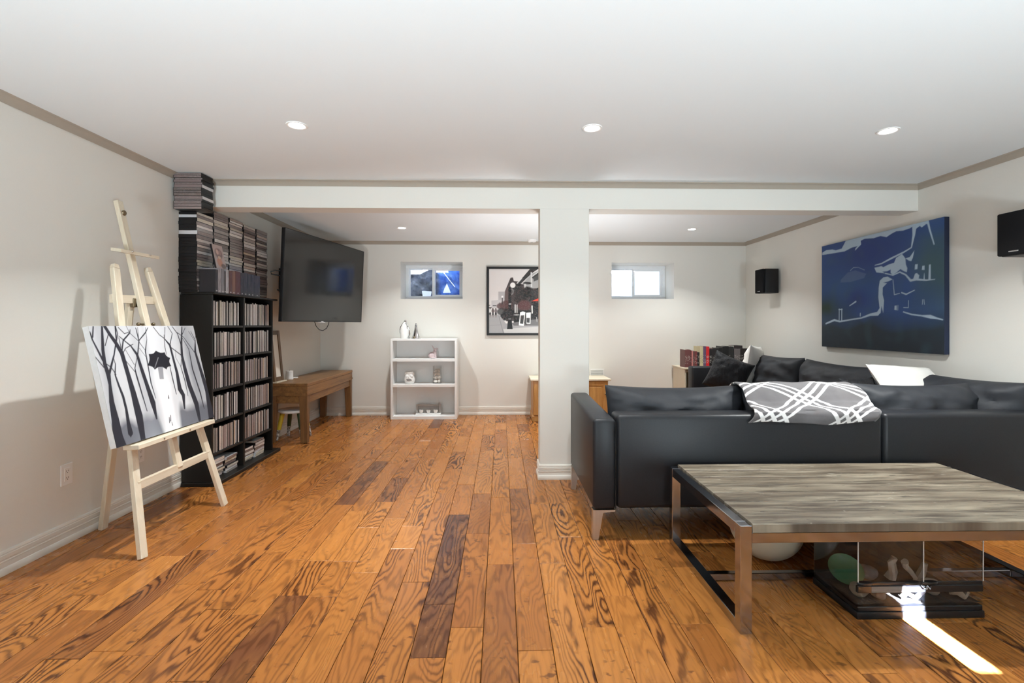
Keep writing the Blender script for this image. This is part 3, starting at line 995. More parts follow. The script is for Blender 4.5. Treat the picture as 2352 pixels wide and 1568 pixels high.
FOREST_P=[
('u',[(441,264),(467,265),(486,262),(501,253),(517,237),(538,252),(557,260),(577,262),(604,260),(606,281),(613,296),(625,308),(646,320),(633,340),(628,358),(630,376),(639,401),(615,401),(600,405),(589,413),(581,428),(564,412),(551,403),(539,398),(526,397),(513,395),(500,397),(485,403),(465,415),(457,397),(447,385),(429,376),(403,368),(424,342),(436,319),(441,295)]),
]
NIGHT_S=[
[(811,11,27),(806,85,16),(790,179,6),(738,204,8),(644,237,10),(567,267,7),(514,272,4)],
[(898,3,11),(910,69,9),(938,186,6)],
[(597,354,5),(657,377,6),(708,359,7),(750,387,8),(784,436,12),(824,433,10),(889,447,7),(944,447,3)],
[(657,415,3),(667,538,4),(707,530,3)],
[(721,526,6),(753,542,7),(811,515,4)],
[(46,772,10),(136,738,13),(191,753,10),(316,734,8),(397,723,8),(474,696,13),(536,689,21)],
[(186,634,6),(185,743,6)],
[(212,635,7),(211,744,7)],
[(182,638,6),(216,640,6)],
[(289,608,5),(346,574,10)],
[(388,681,6),(387,705,6)],
[(734,681,6),(789,702,7),(861,715,7),(915,723,18),(954,735,8),(990,747,5)],
[(770,592,3),(769,648,3),(735,646,3)],
[(865,593,3),(863,628,3)],
[(874,593,3),(877,629,3)],
[(694,627,3),(693,665,3)],
[(876,392,2),(875,437,6)],
]
NIGHT_P=[
('l',[(5,86),(5,63),(51,47),(115,54),(151,69),(211,66),(251,1),(504,-1),(689,0),(801,0),(898,1),(904,30),(888,22),(860,40),(847,25),(817,43),(804,13),(781,25),(732,31),(682,23),(649,33),(607,53),(560,32),(504,37),(428,24),(391,33),(395,67),(339,111),(344,90),(364,75),(312,76),(240,97),(94,91)]),
('l',[(510,293),(535,292),(566,288),(582,300),(621,285),(665,277),(680,240),(724,217),(748,257),(751,304),(761,336),(758,367),(737,356),(712,335),(687,356),(657,374),(639,357),(639,328),(613,338),(574,336),(597,354),(526,335),(517,313)]),
('l',[(750,257),(779,251),(810,207),(800,259),(789,285),(771,277)]),
('l',[(815,315),(833,317),(830,354),(813,354)]),
('l',[(863,335),(878,335),(877,367),(860,364)]),
('l',[(906,332),(917,333),(917,447),(902,445)]),
('l',[(801,431),(815,387),(828,385),(843,404),(839,430)]),
('l',[(545,467),(554,410),(581,386),(616,384),(653,411),(623,423),(581,430),(610,438),(577,471),(576,528),(588,578),(581,686),(568,622),(560,685),(532,703),(499,698),(532,674),(552,642),(542,550)]),
('l',[(669,628),(685,627),(685,666),(667,660)]),
]

# ------------------------------------------------------------------ easel with the forest canvas
S_T = 0.227                                     # backward lean of the easel: x = -1.82 - S_T * z
def eas(y, z, off=0.0):
    return (-1.835 - S_T * z + off, y, z)
t = thing('easel', 'tall pale pine painter easel standing by the wall on the wood floor', 'easel', (-1.95, 2.87, 0))
SIDE = (0, 1, 0)
def leg(y0, y1, z1):
    mb = MB()
    mb.bar(eas(y0, 0.0), eas(y1, z1), 0.046, 0.026, SIDE, 0.003)
    a = Vector(eas(y1, z1)); d = (a - Vector(eas(y0, 0))).normalized()
    mb.bar(a, a + d * 0.025, 0.046, 0.026, SIDE, 0.002, 0.026, 0.026)
    part('leg', mb, M_PINE, t)
leg(2.494, 2.752, 1.515)
leg(3.222, 3.012, 1.525)
mb = MB(); mb.bar(eas(2.885, 0.352, 0.004), eas(2.888, 1.93, 0.004), 0.044, 0.026, SIDE, 0.003); part('mast', mb, M_PINE, t)
mb = MB(); mb.bar(eas(2.700, 1.342, -0.02), eas(3.065, 1.348, -0.02), 0.020, 0.048, (1, 0, 0), 0.002); part('crossbar', mb, M_PINEY, t)
mb = MB(); mb.bar(eas(2.555, 0.350, 0.0), eas(3.175, 0.352, 0.0), 0.022, 0.046, (1, 0, 0), 0.002); part('crossbar', mb, M_PINEY, t)
mb = MB(); mb.bar(eas(2.515, 0.562, 0.052), eas(3.172, 0.566, 0.052), 0.085, 0.026, (1, 0, 0.05), 0.003); part('canvas_ledge', mb, M_PINEY, t)
mb = MB()
c = Vector(eas(2.888, 1.62, 0.03))
mb.prism([(-0.135, -0.03), (-0.075, -0.052), (0.075, -0.052), (0.135, -0.03), (0.150, 0.028), (0.150, 0.040), (-0.150, 0.040), (-0.150, 0.028)],
         lambda a, b, k: (c.x + b, c.y + a, c.z - 0.009 + 0.018 * k - 0.15 * b))
ob = part('top_holder', mb, M_PINEY, t)
for dy in (-0.07, 0.07):
    mb = MB(); mb.ball((c.x + 0.042, c.y + dy, c.z), 0.006, nu=10, nv=6); part('screw', mb, M_STEEL, ob)
mb = MB(); mb.ball(eas(2.892, 1.86, 0.022), 0.008, 0.016, 0.016, 14, 8); part('knob', mb, M_BRASS, t)
mb = MB(); mb.tube([eas(2.83, 1.2, 0.004), eas(2.94, 1.2, 0.004)], 0.006, 10); mb.ball(eas(2.825, 1.2, 0.004), 0.011, nu=10, nv=6); mb.ball(eas(2.945, 1.2, 0.004), 0.011, nu=10, nv=6)
part('wing_bolt', mb, M_BRASS, t)
mb = MB(); mb.bar((-2.335, 2.862, 0.0), (-2.175, 2.862, 1.34), 0.045, 0.026, SIDE, 0.003); part('rear_leg', mb, M_PINE, t)
mb = MB(); mb.box(-2.178, -2.145, 2.845, 2.880, 1.30, 1.352, 0.003); part('hinge', mb, M_BRASS, t)
for y, z in ((2.70, 0.566), (2.92, 0.567)):
    mb = MB(); mb.ball(eas(y, z, 0.095), 0.005, nu=10, nv=6); part('screw', mb, M_BRASS, t)

TL = Vector((-2.052, 2.421, 1.186)); TR = Vector((-2.052, 3.230, 1.196))
BL = Vector((-1.911, 2.421, 0.583)); BR = Vector((-1.911, 3.230, 0.589))
BL.z = BR.z = 0.5845; TL.z = TR.z = 1.19
BL.x = BR.x = -1.835 - S_T * 0.5845 + 0.058; TL.x = TR.x = -1.835 - S_T * 1.19 + 0.058
p = Paint(320, 260, 1.30)
U, V = p.U, p.V
base = 0.70 - 0.10 * np.clip(p.noise(5, 2, 1.5), -1, 1) - 0.16 * np.clip((np.abs(U - 0.53) - 0.13) * 2.2, 0, 1)
p.C[:] = base[..., None] * np.array([0.93, 0.95, 1.0])
def soft(mask, col, k): p.put(mask * k, lin(col))
nz = p.noise(14, 4, 7.7)
for cu, wd, k in ((0.05, .05, .5), (0.33, .05, .45), (0.42, .03, .3), (0.86, .05, .75), (0.93, .07, .6), (0.78, .03, .3)):
    soft(np.exp(-((U - cu + 0.04 * (V - .5)) / wd) ** 2) * np.clip(1.0 - np.abs(V - .45) * .7, 0, 1), (.50, .51, .54), k)
ground = np.clip((V - 0.80 + 0.05 * nz + 0.10 * (0.5 - np.abs(U - 0.5))) / 0.08, 0, 1) * np.clip((np.abs(U - 0.505) - 0.075 - 0.06 * np.clip((1 - V) * 2, 0, 1)) / 0.03, 0, 1)
soft(ground, (.36, .37, .41), .92)
soft(np.exp(-((U - 0.30 - .1 * (1 - V)) / .10) ** 2) * np.clip((V - .55) * 2, 0, 1), (.62, .64, .68), .6)
soft(np.exp(-((U - 0.505) / (.075 + .03 * nz)) ** 4) * np.clip((V - .42) * 6, 0, 1), (.93, .93, .95), .95)
INK = lin((.155, .155, .19))
for s_ in FOREST_S:
    p.put(p.stroke_mask([(a / 1000, b / 1000, w / 1000 * .90) for a, b, w in s_]), INK)
for n_, pts in FOREST_P:
    p.put(p.poly_mask([(a / 1000, b / 1000) for a, b in pts]), lin((.10, .10, .14)))
p.put(p.stroke_mask([(.525, .306, .007), (.469, .397, .006)]) * .75, lin((.55, .55, .57)))          # light grey umbrella stick
p.put(p.poly_mask([(.499, .395), (.550, .395), (.532, .514), (.491, .509)]) * .75, lin((.42, .42, .45)))   # small grey figure under the umbrella
t = thing('canvas_painting', 'black and white canvas of bare trees and a black umbrella, standing on the easel', 'painting', ((BL + BR) / 2)[:])
me = p.sheet(TL - root_loc(t) + Vector((.0008, 0, 0)), TR - TL, BL - TL, 'painted_face')
link('painted_face', me if True else None, t).data.materials.append(M_PAINT)
nrm = (TR - TL).cross(BL - TL).normalized()
if nrm.x < 0: nrm = -nrm
mb = MB(); d = nrm * 0.030
mb.hexa([BL - d, BL, BR, BR - d, TL - d, TL, TR, TR - d], 0.0); part('stretched_canvas', mb, M_CANVASEDGE, t)

# ------------------------------------------------------------------ tall black disc rack
RX0, RX1, RY0, RY1, RZ = -2.362, -2.142, 3.595, 4.545, 1.434
t = thing('disc_rack', 'tall black two column media rack against the left wall', 'rack', (-2.25, 4.07, 0))
mb = MB(); mb.box(RX0, RX1, RY0, RY0 + 0.02, 0.03, RZ - .012, 0.002); part('side_panel', mb, M_BLACKWOOD, t)
mb = MB(); mb.box(RX0, RX1, RY1 - 0.02, RY1, 0.03, RZ - .012, 0.002); part('side_panel', mb, M_BLACKWOOD, t)
YM = 4.045
mb = MB(); mb.box(RX0 + .004, RX1, YM - 0.012, YM + 0.012, 0.03, RZ - .012, 0.002); part('divider', mb, M_BLACKWOOD, t)
mb = MB(); mb.box(RX0, RX1 + .028, RY0 - .012, RY1 + .035, RZ - .012, RZ + .004, 0.003); part('top_panel', mb, M_BLACKWOOD, t)
mb = MB(); mb.box(RX0, RX1 + .045, RY0 - .012, RY1 + .06, 0, 0.03, 0.003); part('plinth', mb, M_BLACKWOOD, t)
mb = MB(); mb.box(RX0 - .012, RX0 + .004, RY0, RY1, 0.12, RZ - .012); part('back_panel', mb, M_BLACKWOOD, t)
SZ = [1.190, 0.952, 0.712, 0.470, 0.232]            # shelf tops
for z in SZ:
    for ya, yb in ((RY0 + .02, YM - .012), (YM + .012, RY1 - .02)):
        mb = MB(); mb.box(RX0 + .004, RX1 - .004, ya, yb, z - .016, z, 0.0015); part('shelf', mb, M_BLACKWOOD, t)

def case_mesh(name, body):
    """case 0.135 deep: spine on +x at x=0, thickness 1 in y, 0.19 tall in z (scaled per object)"""
    mb = MB()
    mb.box(-0.135, 0, -0.5, 0.5, -0.095, 0.095)
    me = mb.mesh(name, [body, M_SPINE], smooth=False)
    for f in me.polygons:
        if f.normal.x > 0.9:
            f.material_index = 1
    return me
ME_B = case_mesh('disc_case', M_CASEB)
ME_W = case_mesh('disc_case', M_CASEW)
rc = random.Random(5)
LIGHT = [(.88, .87, .86), (.78, .76, .72), (.66, .64, .58), (.72, .67, .55), (.58, .56, .55), (.36, .34, .33), (.84, .84, .86), (.14, .12, .12)]
WARM = [(.78, .70, .65), (.58, .48, .42), (.36, .27, .24), (.84, .78, .76), (.64, .53, .42), (.20, .14, .13), (.12, .09, .09), (.60, .58, .60), (.36, .30, .31)]
DARKS = [(.07, .055, .055), (.10, .075, .07), (.05, .04, .045), (.16, .12, .12), (.22, .17, .17)]
ORD = ('first second third fourth fifth sixth seventh eighth ninth tenth eleventh twelfth thirteenth fourteenth fifteenth sixteenth seventeenth eighteenth nineteenth '
       'twentieth 21st 22nd 23rd 24th 25th 26th 27th 28th 29th 30th 31st 32nd 33rd 34th 35th 36th 37th 38th 39th 40th').split()
def cname(c):
    v = max(c); m = min(c)
    if v < .13: return 'black'
    if v < .26: return 'dark grey' if v - m < .05 else 'dark brown'
    if (v - m) / v > .30: return 'tan'
    return 'white' if m > .68 else 'pale grey' if m > .52 else 'mid grey'
def case(name, loc, thick, zs, rot, col, label, group, body=None):
    o = link(name, body or ME_B, None, loc)
    o.rotation_euler = rot
    o.scale = (1, thick, zs)
    o.color = (*col, 1)
    return tag(o, label, 'disc case', group)
ROWS = ['top', 'second', 'third', 'fourth', 'fifth']
for ri, z in enumerate(SZ):
    for ci, (ya, yb) in enumerate(((RY0 + .022, YM - .014), (YM + .014, RY1 - .022))):
        y = ya
        kc = 0
        full = yb - (0.012 if rc.random() < .5 else 0.03)
        while True:
            th = rc.choice((0.015, 0.022, 0.026, 0.030)) * rc.uniform(.95, 1.1)
            if y + th > full: break
            pal = LIGHT if rc.random() < (0.8 if ri < 2 else 0.35) else WARM
            if rc.random() < (.05 if ri < 2 else .12): pal = DARKS
            c = rc.choice(pal); k = rc.uniform(.75, 1.1)
            hgt = rc.choice((.96, .98, .98, 1.0, 1.0, 1.03))
            case('disc_case', (RX1 - .012 - rc.uniform(0, .012), y + th / 2, z + .095 * hgt + .0003), th - .0012, hgt, (0, 0, 0), [min(1, q * k) for q in c],
                 '%s upright disc case, %s from the near end, %s row, %s rack column' % (cname(c), ORD[kc], ROWS[ri], ('near', 'far')[ci]), 'discs in the %s row, %s column' % (ROWS[ri], ('near', 'far')[ci]))
            y += th
            kc += 1
# flat piles in the bottom compartments
for ci, ys in enumerate(((3.715, 3.905), (4.16, 4.355))):
    for pi_, yc in enumerate(ys):
        z = 0.0305
        for k in range(rc.randint(6, 8) - pi_):
            th = rc.choice((.015, .018, .024))
            if z + th > 0.205: break
            c = rc.choice(LIGHT + LIGHT + WARM)
            case('stacked_disc_case', (RX1 - .02 - rc.uniform(0, .02), yc + rc.uniform(-.006, .006), z + th / 2), th - .0008, .88, (PI / 2, 0, rc.uniform(-.05, .05)), c,
                 '%s flat disc case, %s from below, %s pile, rack bottom, %s column' % (cname(c), ORD[k], ('near', 'far')[pi_], ('near', 'far')[ci]), 'flat discs in the rack bottom, %s column' % ('near', 'far')[ci],
                 ME_W if rc.random() < .35 else None)
            z += th
# five tall stacks of cases on top of the rack
EDG = [3.59, 3.802, 4.016, 4.232, 4.451, 4.666]
WORD = ['nearest', 'second', 'third', 'fourth', 'farthest']
for si in range(5):
    yc = (EDG[si] + EDG[si + 1]) / 2
    z = RZ + .0045
    top = (2.052, 2.085, 2.085, 2.088, 2.082)[si]
    k = 0
    while True:
        th = rc.choice((.0175, .021, .024, .028))
        if z + th > top: break
        pal = LIGHT if rc.random() < .66 else WARM
        if rc.random() < .30 or (si == 4 and rc.random() < .3): pal = DARKS
        c = rc.choice(pal); kk = rc.uniform(.7, 1.1)
        wht = si == 0 and (abs(z - 1.985) < .013 or abs(z - 1.875) < .012)
        case('stacked_disc_case', (-2.248 - rc.uniform(0, .008), yc + rc.uniform(-.004, .004), z + th / 2), th - .001, 1.06, (PI / 2, 0, 0), [min(1, q * kk) for q in c],
             '%s disc case lying %s from the bottom of the %s tall stack' % (cname(c), ORD[k], WORD[si]), 'discs in the %s tall stack' % WORD[si], ME_W if wht else None)
        z += th
        k += 1
    if si == 0: z0 = z
# block of cases turned towards the room, reaching the ceiling
z = z0
k = 0
while True:
    th = rc.choice((.015, .018, .022))
    if z + th > 2.297: break
    c = rc.choice(DARKS + DARKS + [(.35, .28, .27)]); wht = k in (4, 8)
    case('stacked_disc_case', (-2.267 + rc.uniform(-.004, .004), 3.515 + rc.uniform(0, .006), z + th / 2), th - .001, 1.06, (PI / 2, 0, -PI / 2), c,
         '%s disc case lying %s from below in the block under the ceiling' % (cname(c), ORD[k]), 'discs in the block under the ceiling', ME_W if wht else None)
    z += th
    k += 1
# upright box sets in front of the stacks
t0 = 3.60
BOX = [((.10, .09, .12), .035, .17, 'dark purple'), ((.62, .60, .62), .040, .185, 'silver grey'), ((.50, .50, .52), .040, .185, 'grey'), ((.08, .07, .07), .018, .17, 'black'), ((.72, .72, .74), .040, .185, 'white'),
       ((.34, .16, .09), .045, .180, 'brown'), ((.50, .36, .27), .045, .185, 'tan'), ((.33, .11, .055), .075, .188, 'rust red'), ((.06, .04, .05), .050, .185, 'dark maroon'),
       ((.09, .09, .11), .055, .188, 'charcoal'), ((.05, .055, .07), .060, .188, 'slate black'), ((.045, .05, .05), .050, .188, 'black'), ((.05, .052, .058), .10, .185, 'wide dark grey')]
y = 3.605
def box_set(y, th, hgt, col, label):
    mb = MB(); mb.box(-.118, 0, -th / 2, th / 2, 0, hgt, 0.0015)
    me = mb.mesh('box_set', [M_COVER, M_BOXSPINE], smooth=False)
    for f in me.polygons:
        if f.normal.x > .9: f.material_index = 1
    o = link('box_set', me, None, (-2.122, y + th / 2, RZ + .0045))
    o.color = (*lin(col), 1)
    return tag(o, label, 'box set', 'box sets standing on the black rack')
SEEN = {}
for c, th, hgt, nm in BOX:
    SEEN[nm] = SEEN.get(nm, 0) + 1
    lab = {('black', 1): 'thin black disc box set standing on the black rack beside the white one', ('black', 2): 'black disc box set standing on the rack next to the wide last one',
           ('grey', 1): 'grey disc box set second of the pale ones standing on the black rack'}.get((nm, SEEN[nm]), '%s disc box set standing on top of the black rack' % nm)
    box_set(y, th - .001, hgt, c, lab)
    y += th + (.004 if nm in ('white', 'silver grey') else 0)

# loose case propped on the box sets, its pale cover to the room
p = Paint(40, 56, .71)
p.C[:] = np.array(lin((.70, .64, .63)))
p.put(p.ell(.5, .36, .36, .22, .3) * .8, lin((.42, .33, .34))); p.put(p.ell(.40, .30, .13, .11, .3), lin((.78, .66, .62))); p.put(p.ell(.64, .31, .12, .10, .3), lin((.60, .50, .50)))
p.put(p.ell(.45, .72, .26, .18, .4), lin((.72, .52, .44))); p.put(p.ell(.75, .86, .24, .10, .4) * .8, lin((.25, .22, .22))); p.put(p.ell(.50, .52, .14, .06, .3), lin((.80, .70, .62)))
t = thing('propped_disc_case', 'disc case with a pale pink picture cover propped against the stacks above the box sets', 'disc case', (-2.20, 3.77, 1.626))
A = Vector((-2.205, 3.695, 1.815)); Bv = Vector((-2.205, 3.83, 1.815)); Cv = Vector((-2.165, 3.695, 1.627))
me = p.sheet(A - root_loc(t) + Vector((.0008, 0, 0)), Bv - A, Cv - A, 'cover_print'); me.materials.append(M_PRINT); link('cover_print', me, t)
mb = MB(); d = Vector((-.013, 0, -.003)); D2 = Cv + (Bv - A)
mb.hexa([Cv + d, Cv, D2, D2 + d, A + d, A, Bv, Bv + d]); part('case_body', mb, M_CASEB, t)

# ------------------------------------------------------------------ television on its wall arm
BLt, BRt = Vector((-2.070, 4.56, 1.226)), Vector((-1.764, 6.075, 1.229))
n_ = Vector((.980, -.198, 0))
upv = (Vector((0, 0, .889)) + n_ * .037)
TLt, TRt = BLt + upv, BRt + upv
r_ = (BRt - BLt).normalized(); u_ = upv.normalized(); f_ = r_.cross(u_).normalized()
Wt, Ht = (BRt - BLt).length, upv.length
MT = Matrix((( *r_, 0), (*f_, 0), (*u_, 0), (0, 0, 0, 1))).transposed().to_4x4() if False else Matrix(((r_.x, f_.x, u_.x, BLt.x), (r_.y, f_.y, u_.y, BLt.y), (r_.z, f_.z, u_.z, BLt.z), (0, 0, 0, 1)))
t = thing('television', 'large flat black television tilted down on a wall arm over the brown desk', 'television', ((BLt + BRt) / 2)[:])
mb = MB(); mb.box(0, Wt, -.035, -.002, 0, Ht, 0.003, 1, MT); part('casing', mb, M_BLACK, t)
mb = MB(); mb.box(.18, Wt - .18, -.075, -.034, .12, Ht - .2, 0.01, 1, MT); part('rear_housing', mb, M_BLACK, t)
mb = MB(); mb.box(.008, Wt - .008, -.0025, 0.0008, .014, Ht - .008, 0.0, 1, MT); part('screen', mb, M_SCREEN, t)
mb = MB(); mb.box(0, .007, -.003, .003, 0, Ht, .001, 1, MT); mb.box(Wt - .007, Wt, -.003, .003, 0, Ht, .001, 1, MT); mb.box(.007, Wt - .007, -.003, .003, Ht - .007, Ht, .001, 1, MT); mb.box(.007, Wt - .007, -.003, .003, 0, .012, .001, 1, MT)
part('bezel', mb, M_BLACK, t)
mb = MB(); mb.box(.655, .695, .003, .0045, .003, .010, 0, 1, MT); mb.box(.60, .74, -.02, .002, -.006, .0005, 0, 1, MT); part('logo_badge', mb, M_CASEW, t, 'small pale badge on the lower edge')
mb = MB(); q = [MT @ Vector(v) for v in ((.57, -.02, .0), (.60, -.02, -.045), (.66, -.02, -.085), (.73, -.02, -.095), (.80, -.02, -.07), (.835, -.02, -.03), (.845, -.02, .0))]
mb.tube(q, .004, 8); part('cable', mb, M_BLACK, t)
mb = MB()
c0 = MT @ Vector((Wt * .45, -.07, Ht * .5))
mb.box(c0.x - .03, c0.x + .01, c0.y - .16, c0.y + .16, c0.z - .16, c0.z + .16, .004)
mb.bar((c0.x, c0.y, c0.z), (-2.20, c0.y - .30, c0.z), .05, .03, (0, 0, 1)); mb.bar((-2.20, c0.y - .30, c0.z), (XL + .035, c0.y + .02, c0.z), .05, .03, (0, 0, 1))
mb.box(XL, XL + .015, c0.y - .06, c0.y + .16, c0.z - .13, c0.z + .13, .003)
part('wall_arm', mb, M_BLACK, t)
mb = MB()
e0 = MT @ Vector((.0, -.03, .46))
mb.tube([e0 + Vector((.0, .03, .02)), e0 + Vector((-.05, .0, .022)), e0 + Vector((-.085, -.01, .008)), e0 + Vector((-.08, -.01, -.012)), e0 + Vector((-.04, .0, -.020)), e0 + Vector((0, .03, -.028))], .006, 8)
mb.tube([e0 + Vector((.0, .03, -.16)), e0 + Vector((-.03, 0, -.16))], .007, 8)
part('bracket_loop', mb, M_BLACK, t)

# ------------------------------------------------------------------ low brown desk, what stands on and under it
DX0, DX1, DY0, DY1, DZ = -2.362, -1.955, 4.88, 6.345, 0.604
t = thing('wooden_desk', 'low brown oak desk with square legs by the left wall below the television', 'desk', (-2.16, 5.61, 0))
mb = MB(); mb.box(DX0, DX1, DY0, DY1, DZ - .032, DZ, .003); part('desk_top', mb, M_DESK, t)
mb = MB(); mb.box(DX0 + .004, DX1 - .003, DY0 + .003, DY1 - .003, .478, DZ - .033, .002); part('drawer_box', mb, M_DESK, t)
mb = MB(); mb.box(DX0 + .03, DX1 - .02, DY0 + .02, DY0 + .04, .40, .479, .002); mb.box(DX0 + .03, DX1 - .02, DY1 - .04, DY1 - .02, .40, .479, .002)
mb.box(DX1 - .035, DX1 - .016, DY0 + .04, DY1 - .04, .40, .479, .002); mb.box(DX0 + .03, DX0 + .05, DY0 + .04, DY1 - .04, .40, .479, .002); part('apron', mb, M_DESK, t)
mb = MB(); mb.box(DX1 - .004, DX1 + .004, DY1 - .01, DY1 + .001, .49, .505, .001); part('hinge', mb, M_BRASS, t)
for x0, x1, dx in ((DX1 - .088, DX1 - .004, 1), (DX0 + .004, DX0 + .088, -1)):
    for y0, y1, dy in ((DY0 + .004, DY0 + .074, -1), (DY1 - .074, DY1 - .004, 1)):
        mb = MB()
        ins = .018
        if dx > 0: b = (x0 + ins, x1)
        else: b = (x0, x1 - ins)
        c = (y0, y1 - ins) if dy < 0 else (y0 + ins, y1)
        mb.hexa([(b[0], c[0], 0), (b[1], c[0], 0), (b[1], c[1], 0), (b[0], c[1], 0), (x0, y0, .4795), (x1, y0, .4795), (x1, y1, .4795), (x0, y1, .4795)], .003)
        part('leg', mb, M_DESKZ, t)

t = thing('picture_frame', 'wooden picture frame leaning on the wall on the desk beside the black rack', 'picture frame', (-2.31, 4.99, DZ))
def lean(y, z): return (-2.300 - .095 * (z - DZ), y, z)
def frame_bar(y0, z0, y1, z1, w):
    mb = MB(); mb.bar(lean(y0, z0), lean(y1, z1), w, .024, (0, 1, 0) if z0 != z1 else (.09, 0, 1), .002); return mb
fy0, fy1, fz0, fz1 = 4.90, 5.105, DZ + .012, 1.137
part('frame_side', frame_bar(fy0 + .022, fz0, fy0 + .022, fz1, .044), M_FRAMEWOOD, t)
part('frame_side', frame_bar(fy1 - .022, fz0, fy1 - .022, fz1, .044), M_FRAMEWOOD, t)
mb = MB(); mb.bar(lean(fy0 + .044, fz1 - .022), lean(fy1 - .044, fz1 - .022), .044, .024, (-.09, 0, 1), .002); part('frame_rail', mb, M_FRAMEWOOD, t)
mb = MB(); mb.bar(lean(fy0 + .044, fz0 + .022), lean(fy1 - .044, fz0 + .022), .044, .024, (-.09, 0, 1), .002); part('frame_rail', mb, M_FRAMEWOOD, t)
mb = MB(); mb.bar(lean(5.0, fz0 + .04), lean(5.0, fz1 - .04), .13, .006, (0, 1, 0)); part('mount_board', mb, M_PAPERW, t)
mb = MB(); mb.box(-2.33, -2.262, fy0 - .01, fy1 + .012, DZ, DZ + .014, .003); part('stand', mb, M_CREAM, t, 'pale foot strip')

t = thing('candle', 'white pillar candle in a jar on the desk next to the leaning frame', 'candle', (-2.292, 5.24, DZ))
mb = MB(); mb.lathe([(.036, 0), (.039, .004), (.039, .012), (.037, .016), (.037, .092), (.034, .096)], (-2.292, 5.24, DZ), 28); part('wax_body', mb, M_CERAMIC, t)
mb = MB(); mb.tube([(-2.292, 5.24, DZ + .096), (-2.291, 5.241, DZ + .106)], .0015, 6); part('wick', mb, M_BLACK, t)
mb = MB(); mb.lathe([(.040, 0), (.042, .003), (.042, .010), (.039, .012)], (-2.300, 5.375, DZ), 24)
single('tealight', mb, M_CERAMIC, 'small flat white tealight on the desk behind the pillar candle', 'candle', (-2.30, 5.375, DZ))

SX, SY = -2.185, 5.10
t = thing('step_stool', 'small round stool with yellow and green legs tucked under the brown desk', 'stool', (SX, SY, 0))
mb = MB(); mb.lathe([(.135, .282), (.150, .286), (.155, .297), (.150, .310), (.130, .314)], (SX, SY, 0), 36); part('seat', mb, M_CERAMIC, t, 'white round seat')
LC = [(-.115, -.105, M_YELLOW, 'yellow leg with a printed silver foot'), (.115, -.09, M_DKGREEN, 'dark green leg with a printed silver foot'), (-.10, .11, M_DKGREEN, 'dark green leg with a printed silver foot'), (.11, .11, M_YELLOW, 'yellow leg with a printed silver foot')]
def foot_mat():
    g = N('printed_silver_foot')
    x, y, z = g.sep(g.obj())
    v = g.comb(g.math('MULTIPLY', x, 120.0), g.math('MULTIPLY', y, 120.0), g.math('MULTIPLY', z, 70.0))
    k = g.step(g.noise(v, 1.0, 2, .5), .5, .56)
    g.set(Base_Color=g.mix(k, (.16, .13, .11, 1), (.75, .74, .72, 1)), Roughness=.3)
    return g.m
M_FOOT = foot_mat()
for dx, dy, m_, lb in LC:
    a = Vector((SX + dx * .72, SY + dy * .72, .283)); b = Vector((SX + dx * 1.12, SY + dy * 1.12, 0.0))
    mid = a.lerp(b, .60)
    mb = MB(); mb.tube([a, mid], .024, 12, .020); o = part('leg', mb, m_, t, lb)
    mb = MB(); mb.tube([mid, b + Vector((0, 0, .004))], .0185, 12, .016); part('foot', mb, M_FOOT, o)

# ------------------------------------------------------------------ white bookshelf and its ornaments
BX0, BX1, BY0, BY1, BZ = -1.398, -0.563, 6.084, 6.352, 1.020
t = thing('white_bookshelf', 'low white open bookshelf with three compartments under the left window', 'bookshelf', (-.98, 6.22, 0))
mb = MB(); mb.box(BX0, BX0 + .026, BY0, BY1, 0, BZ - .026, .0015); part('side_panel', mb, M_WHITE, t)
mb = MB(); mb.box(BX1 - .026, BX1, BY0, BY1, 0, BZ - .026, .0015); part('side_panel', mb, M_WHITE, t)
mb = MB(); mb.box(BX0, BX1, BY0, BY1, BZ - .026, BZ, .0015); part('top_panel', mb, M_WHITE, t)
mb = MB(); mb.box(BX0 + .026, BX1 - .026, BY1 - .008, BY1, .0, BZ - .026); part('back_panel', mb, M_WHITE, t)
for z in (.766, .444):
    mb = MB(); mb.box(BX0 + .026, BX1 - .026, BY0 + .002, BY1 - .008, z - .034, z, .0015); part('shelf', mb, M_WHITE, t)
mb = MB(); mb.box(BX0 + .026, BX1 - .026, BY0 + .002, BY1 - .008, 0, .039, .0015); part('bottom_board', mb, M_WHITE, t)

# white and silver penguin pair figurine
cx, cy = -1.243, 6.20
t = thing('penguin_figurine', 'white figurine with silver back and head on top of the white bookshelf', 'figurine', (cx, cy, BZ))
mb = MB(); mb.lathe([(.050, 0), (.054, .010), (.058, .055), (.060, .100), (.052, .140), (.036, .175), (.020, .205), (.012, .215)], (cx, cy, BZ), 28, 1.0, .72); part('body', mb, M_CERAMIC, t)
mb = MB()
mb.tube([(cx - .050, cy, BZ + .055), (cx - .061, cy, BZ + .080), (cx - .060, cy, BZ + .115), (cx - .048, cy, BZ + .150), (cx - .028, cy, BZ + .185), (cx - .004, cy, BZ + .215), (cx + .008, cy, BZ + .228)], .006, 8, .010)
part('silver_back', mb, M_SILVER, t, 'silver glazed edge')
mb = MB(); mb.ball((cx + .010, cy, BZ + .222), .017, .017, .017, 16, 10); mb.tube([(cx + .014, cy, BZ + .214), (cx + .030, cy, BZ + .190)], .008, 8, .002); part('head', mb, M_SILVER, t, 'silver head with a beak pointing down')
mb = MB(); mb.tube([(cx + .012, cy - .01, BZ + .205), (cx + .030, cy - .012, BZ + .165), (cx + .048, cy - .012, BZ + .145), (cx + .060, cy - .01, BZ + .110), (cx + .068, cy - .005, BZ + .070), (cx + .060, cy, BZ + .035)], .009, 8, .007)
mb.tube([(cx + .034, cy - .03, BZ + .165), (cx + .038, cy - .03, BZ + .125)], .005, 8, .003); part('wing', mb, M_SILVER, t, 'silver wing')
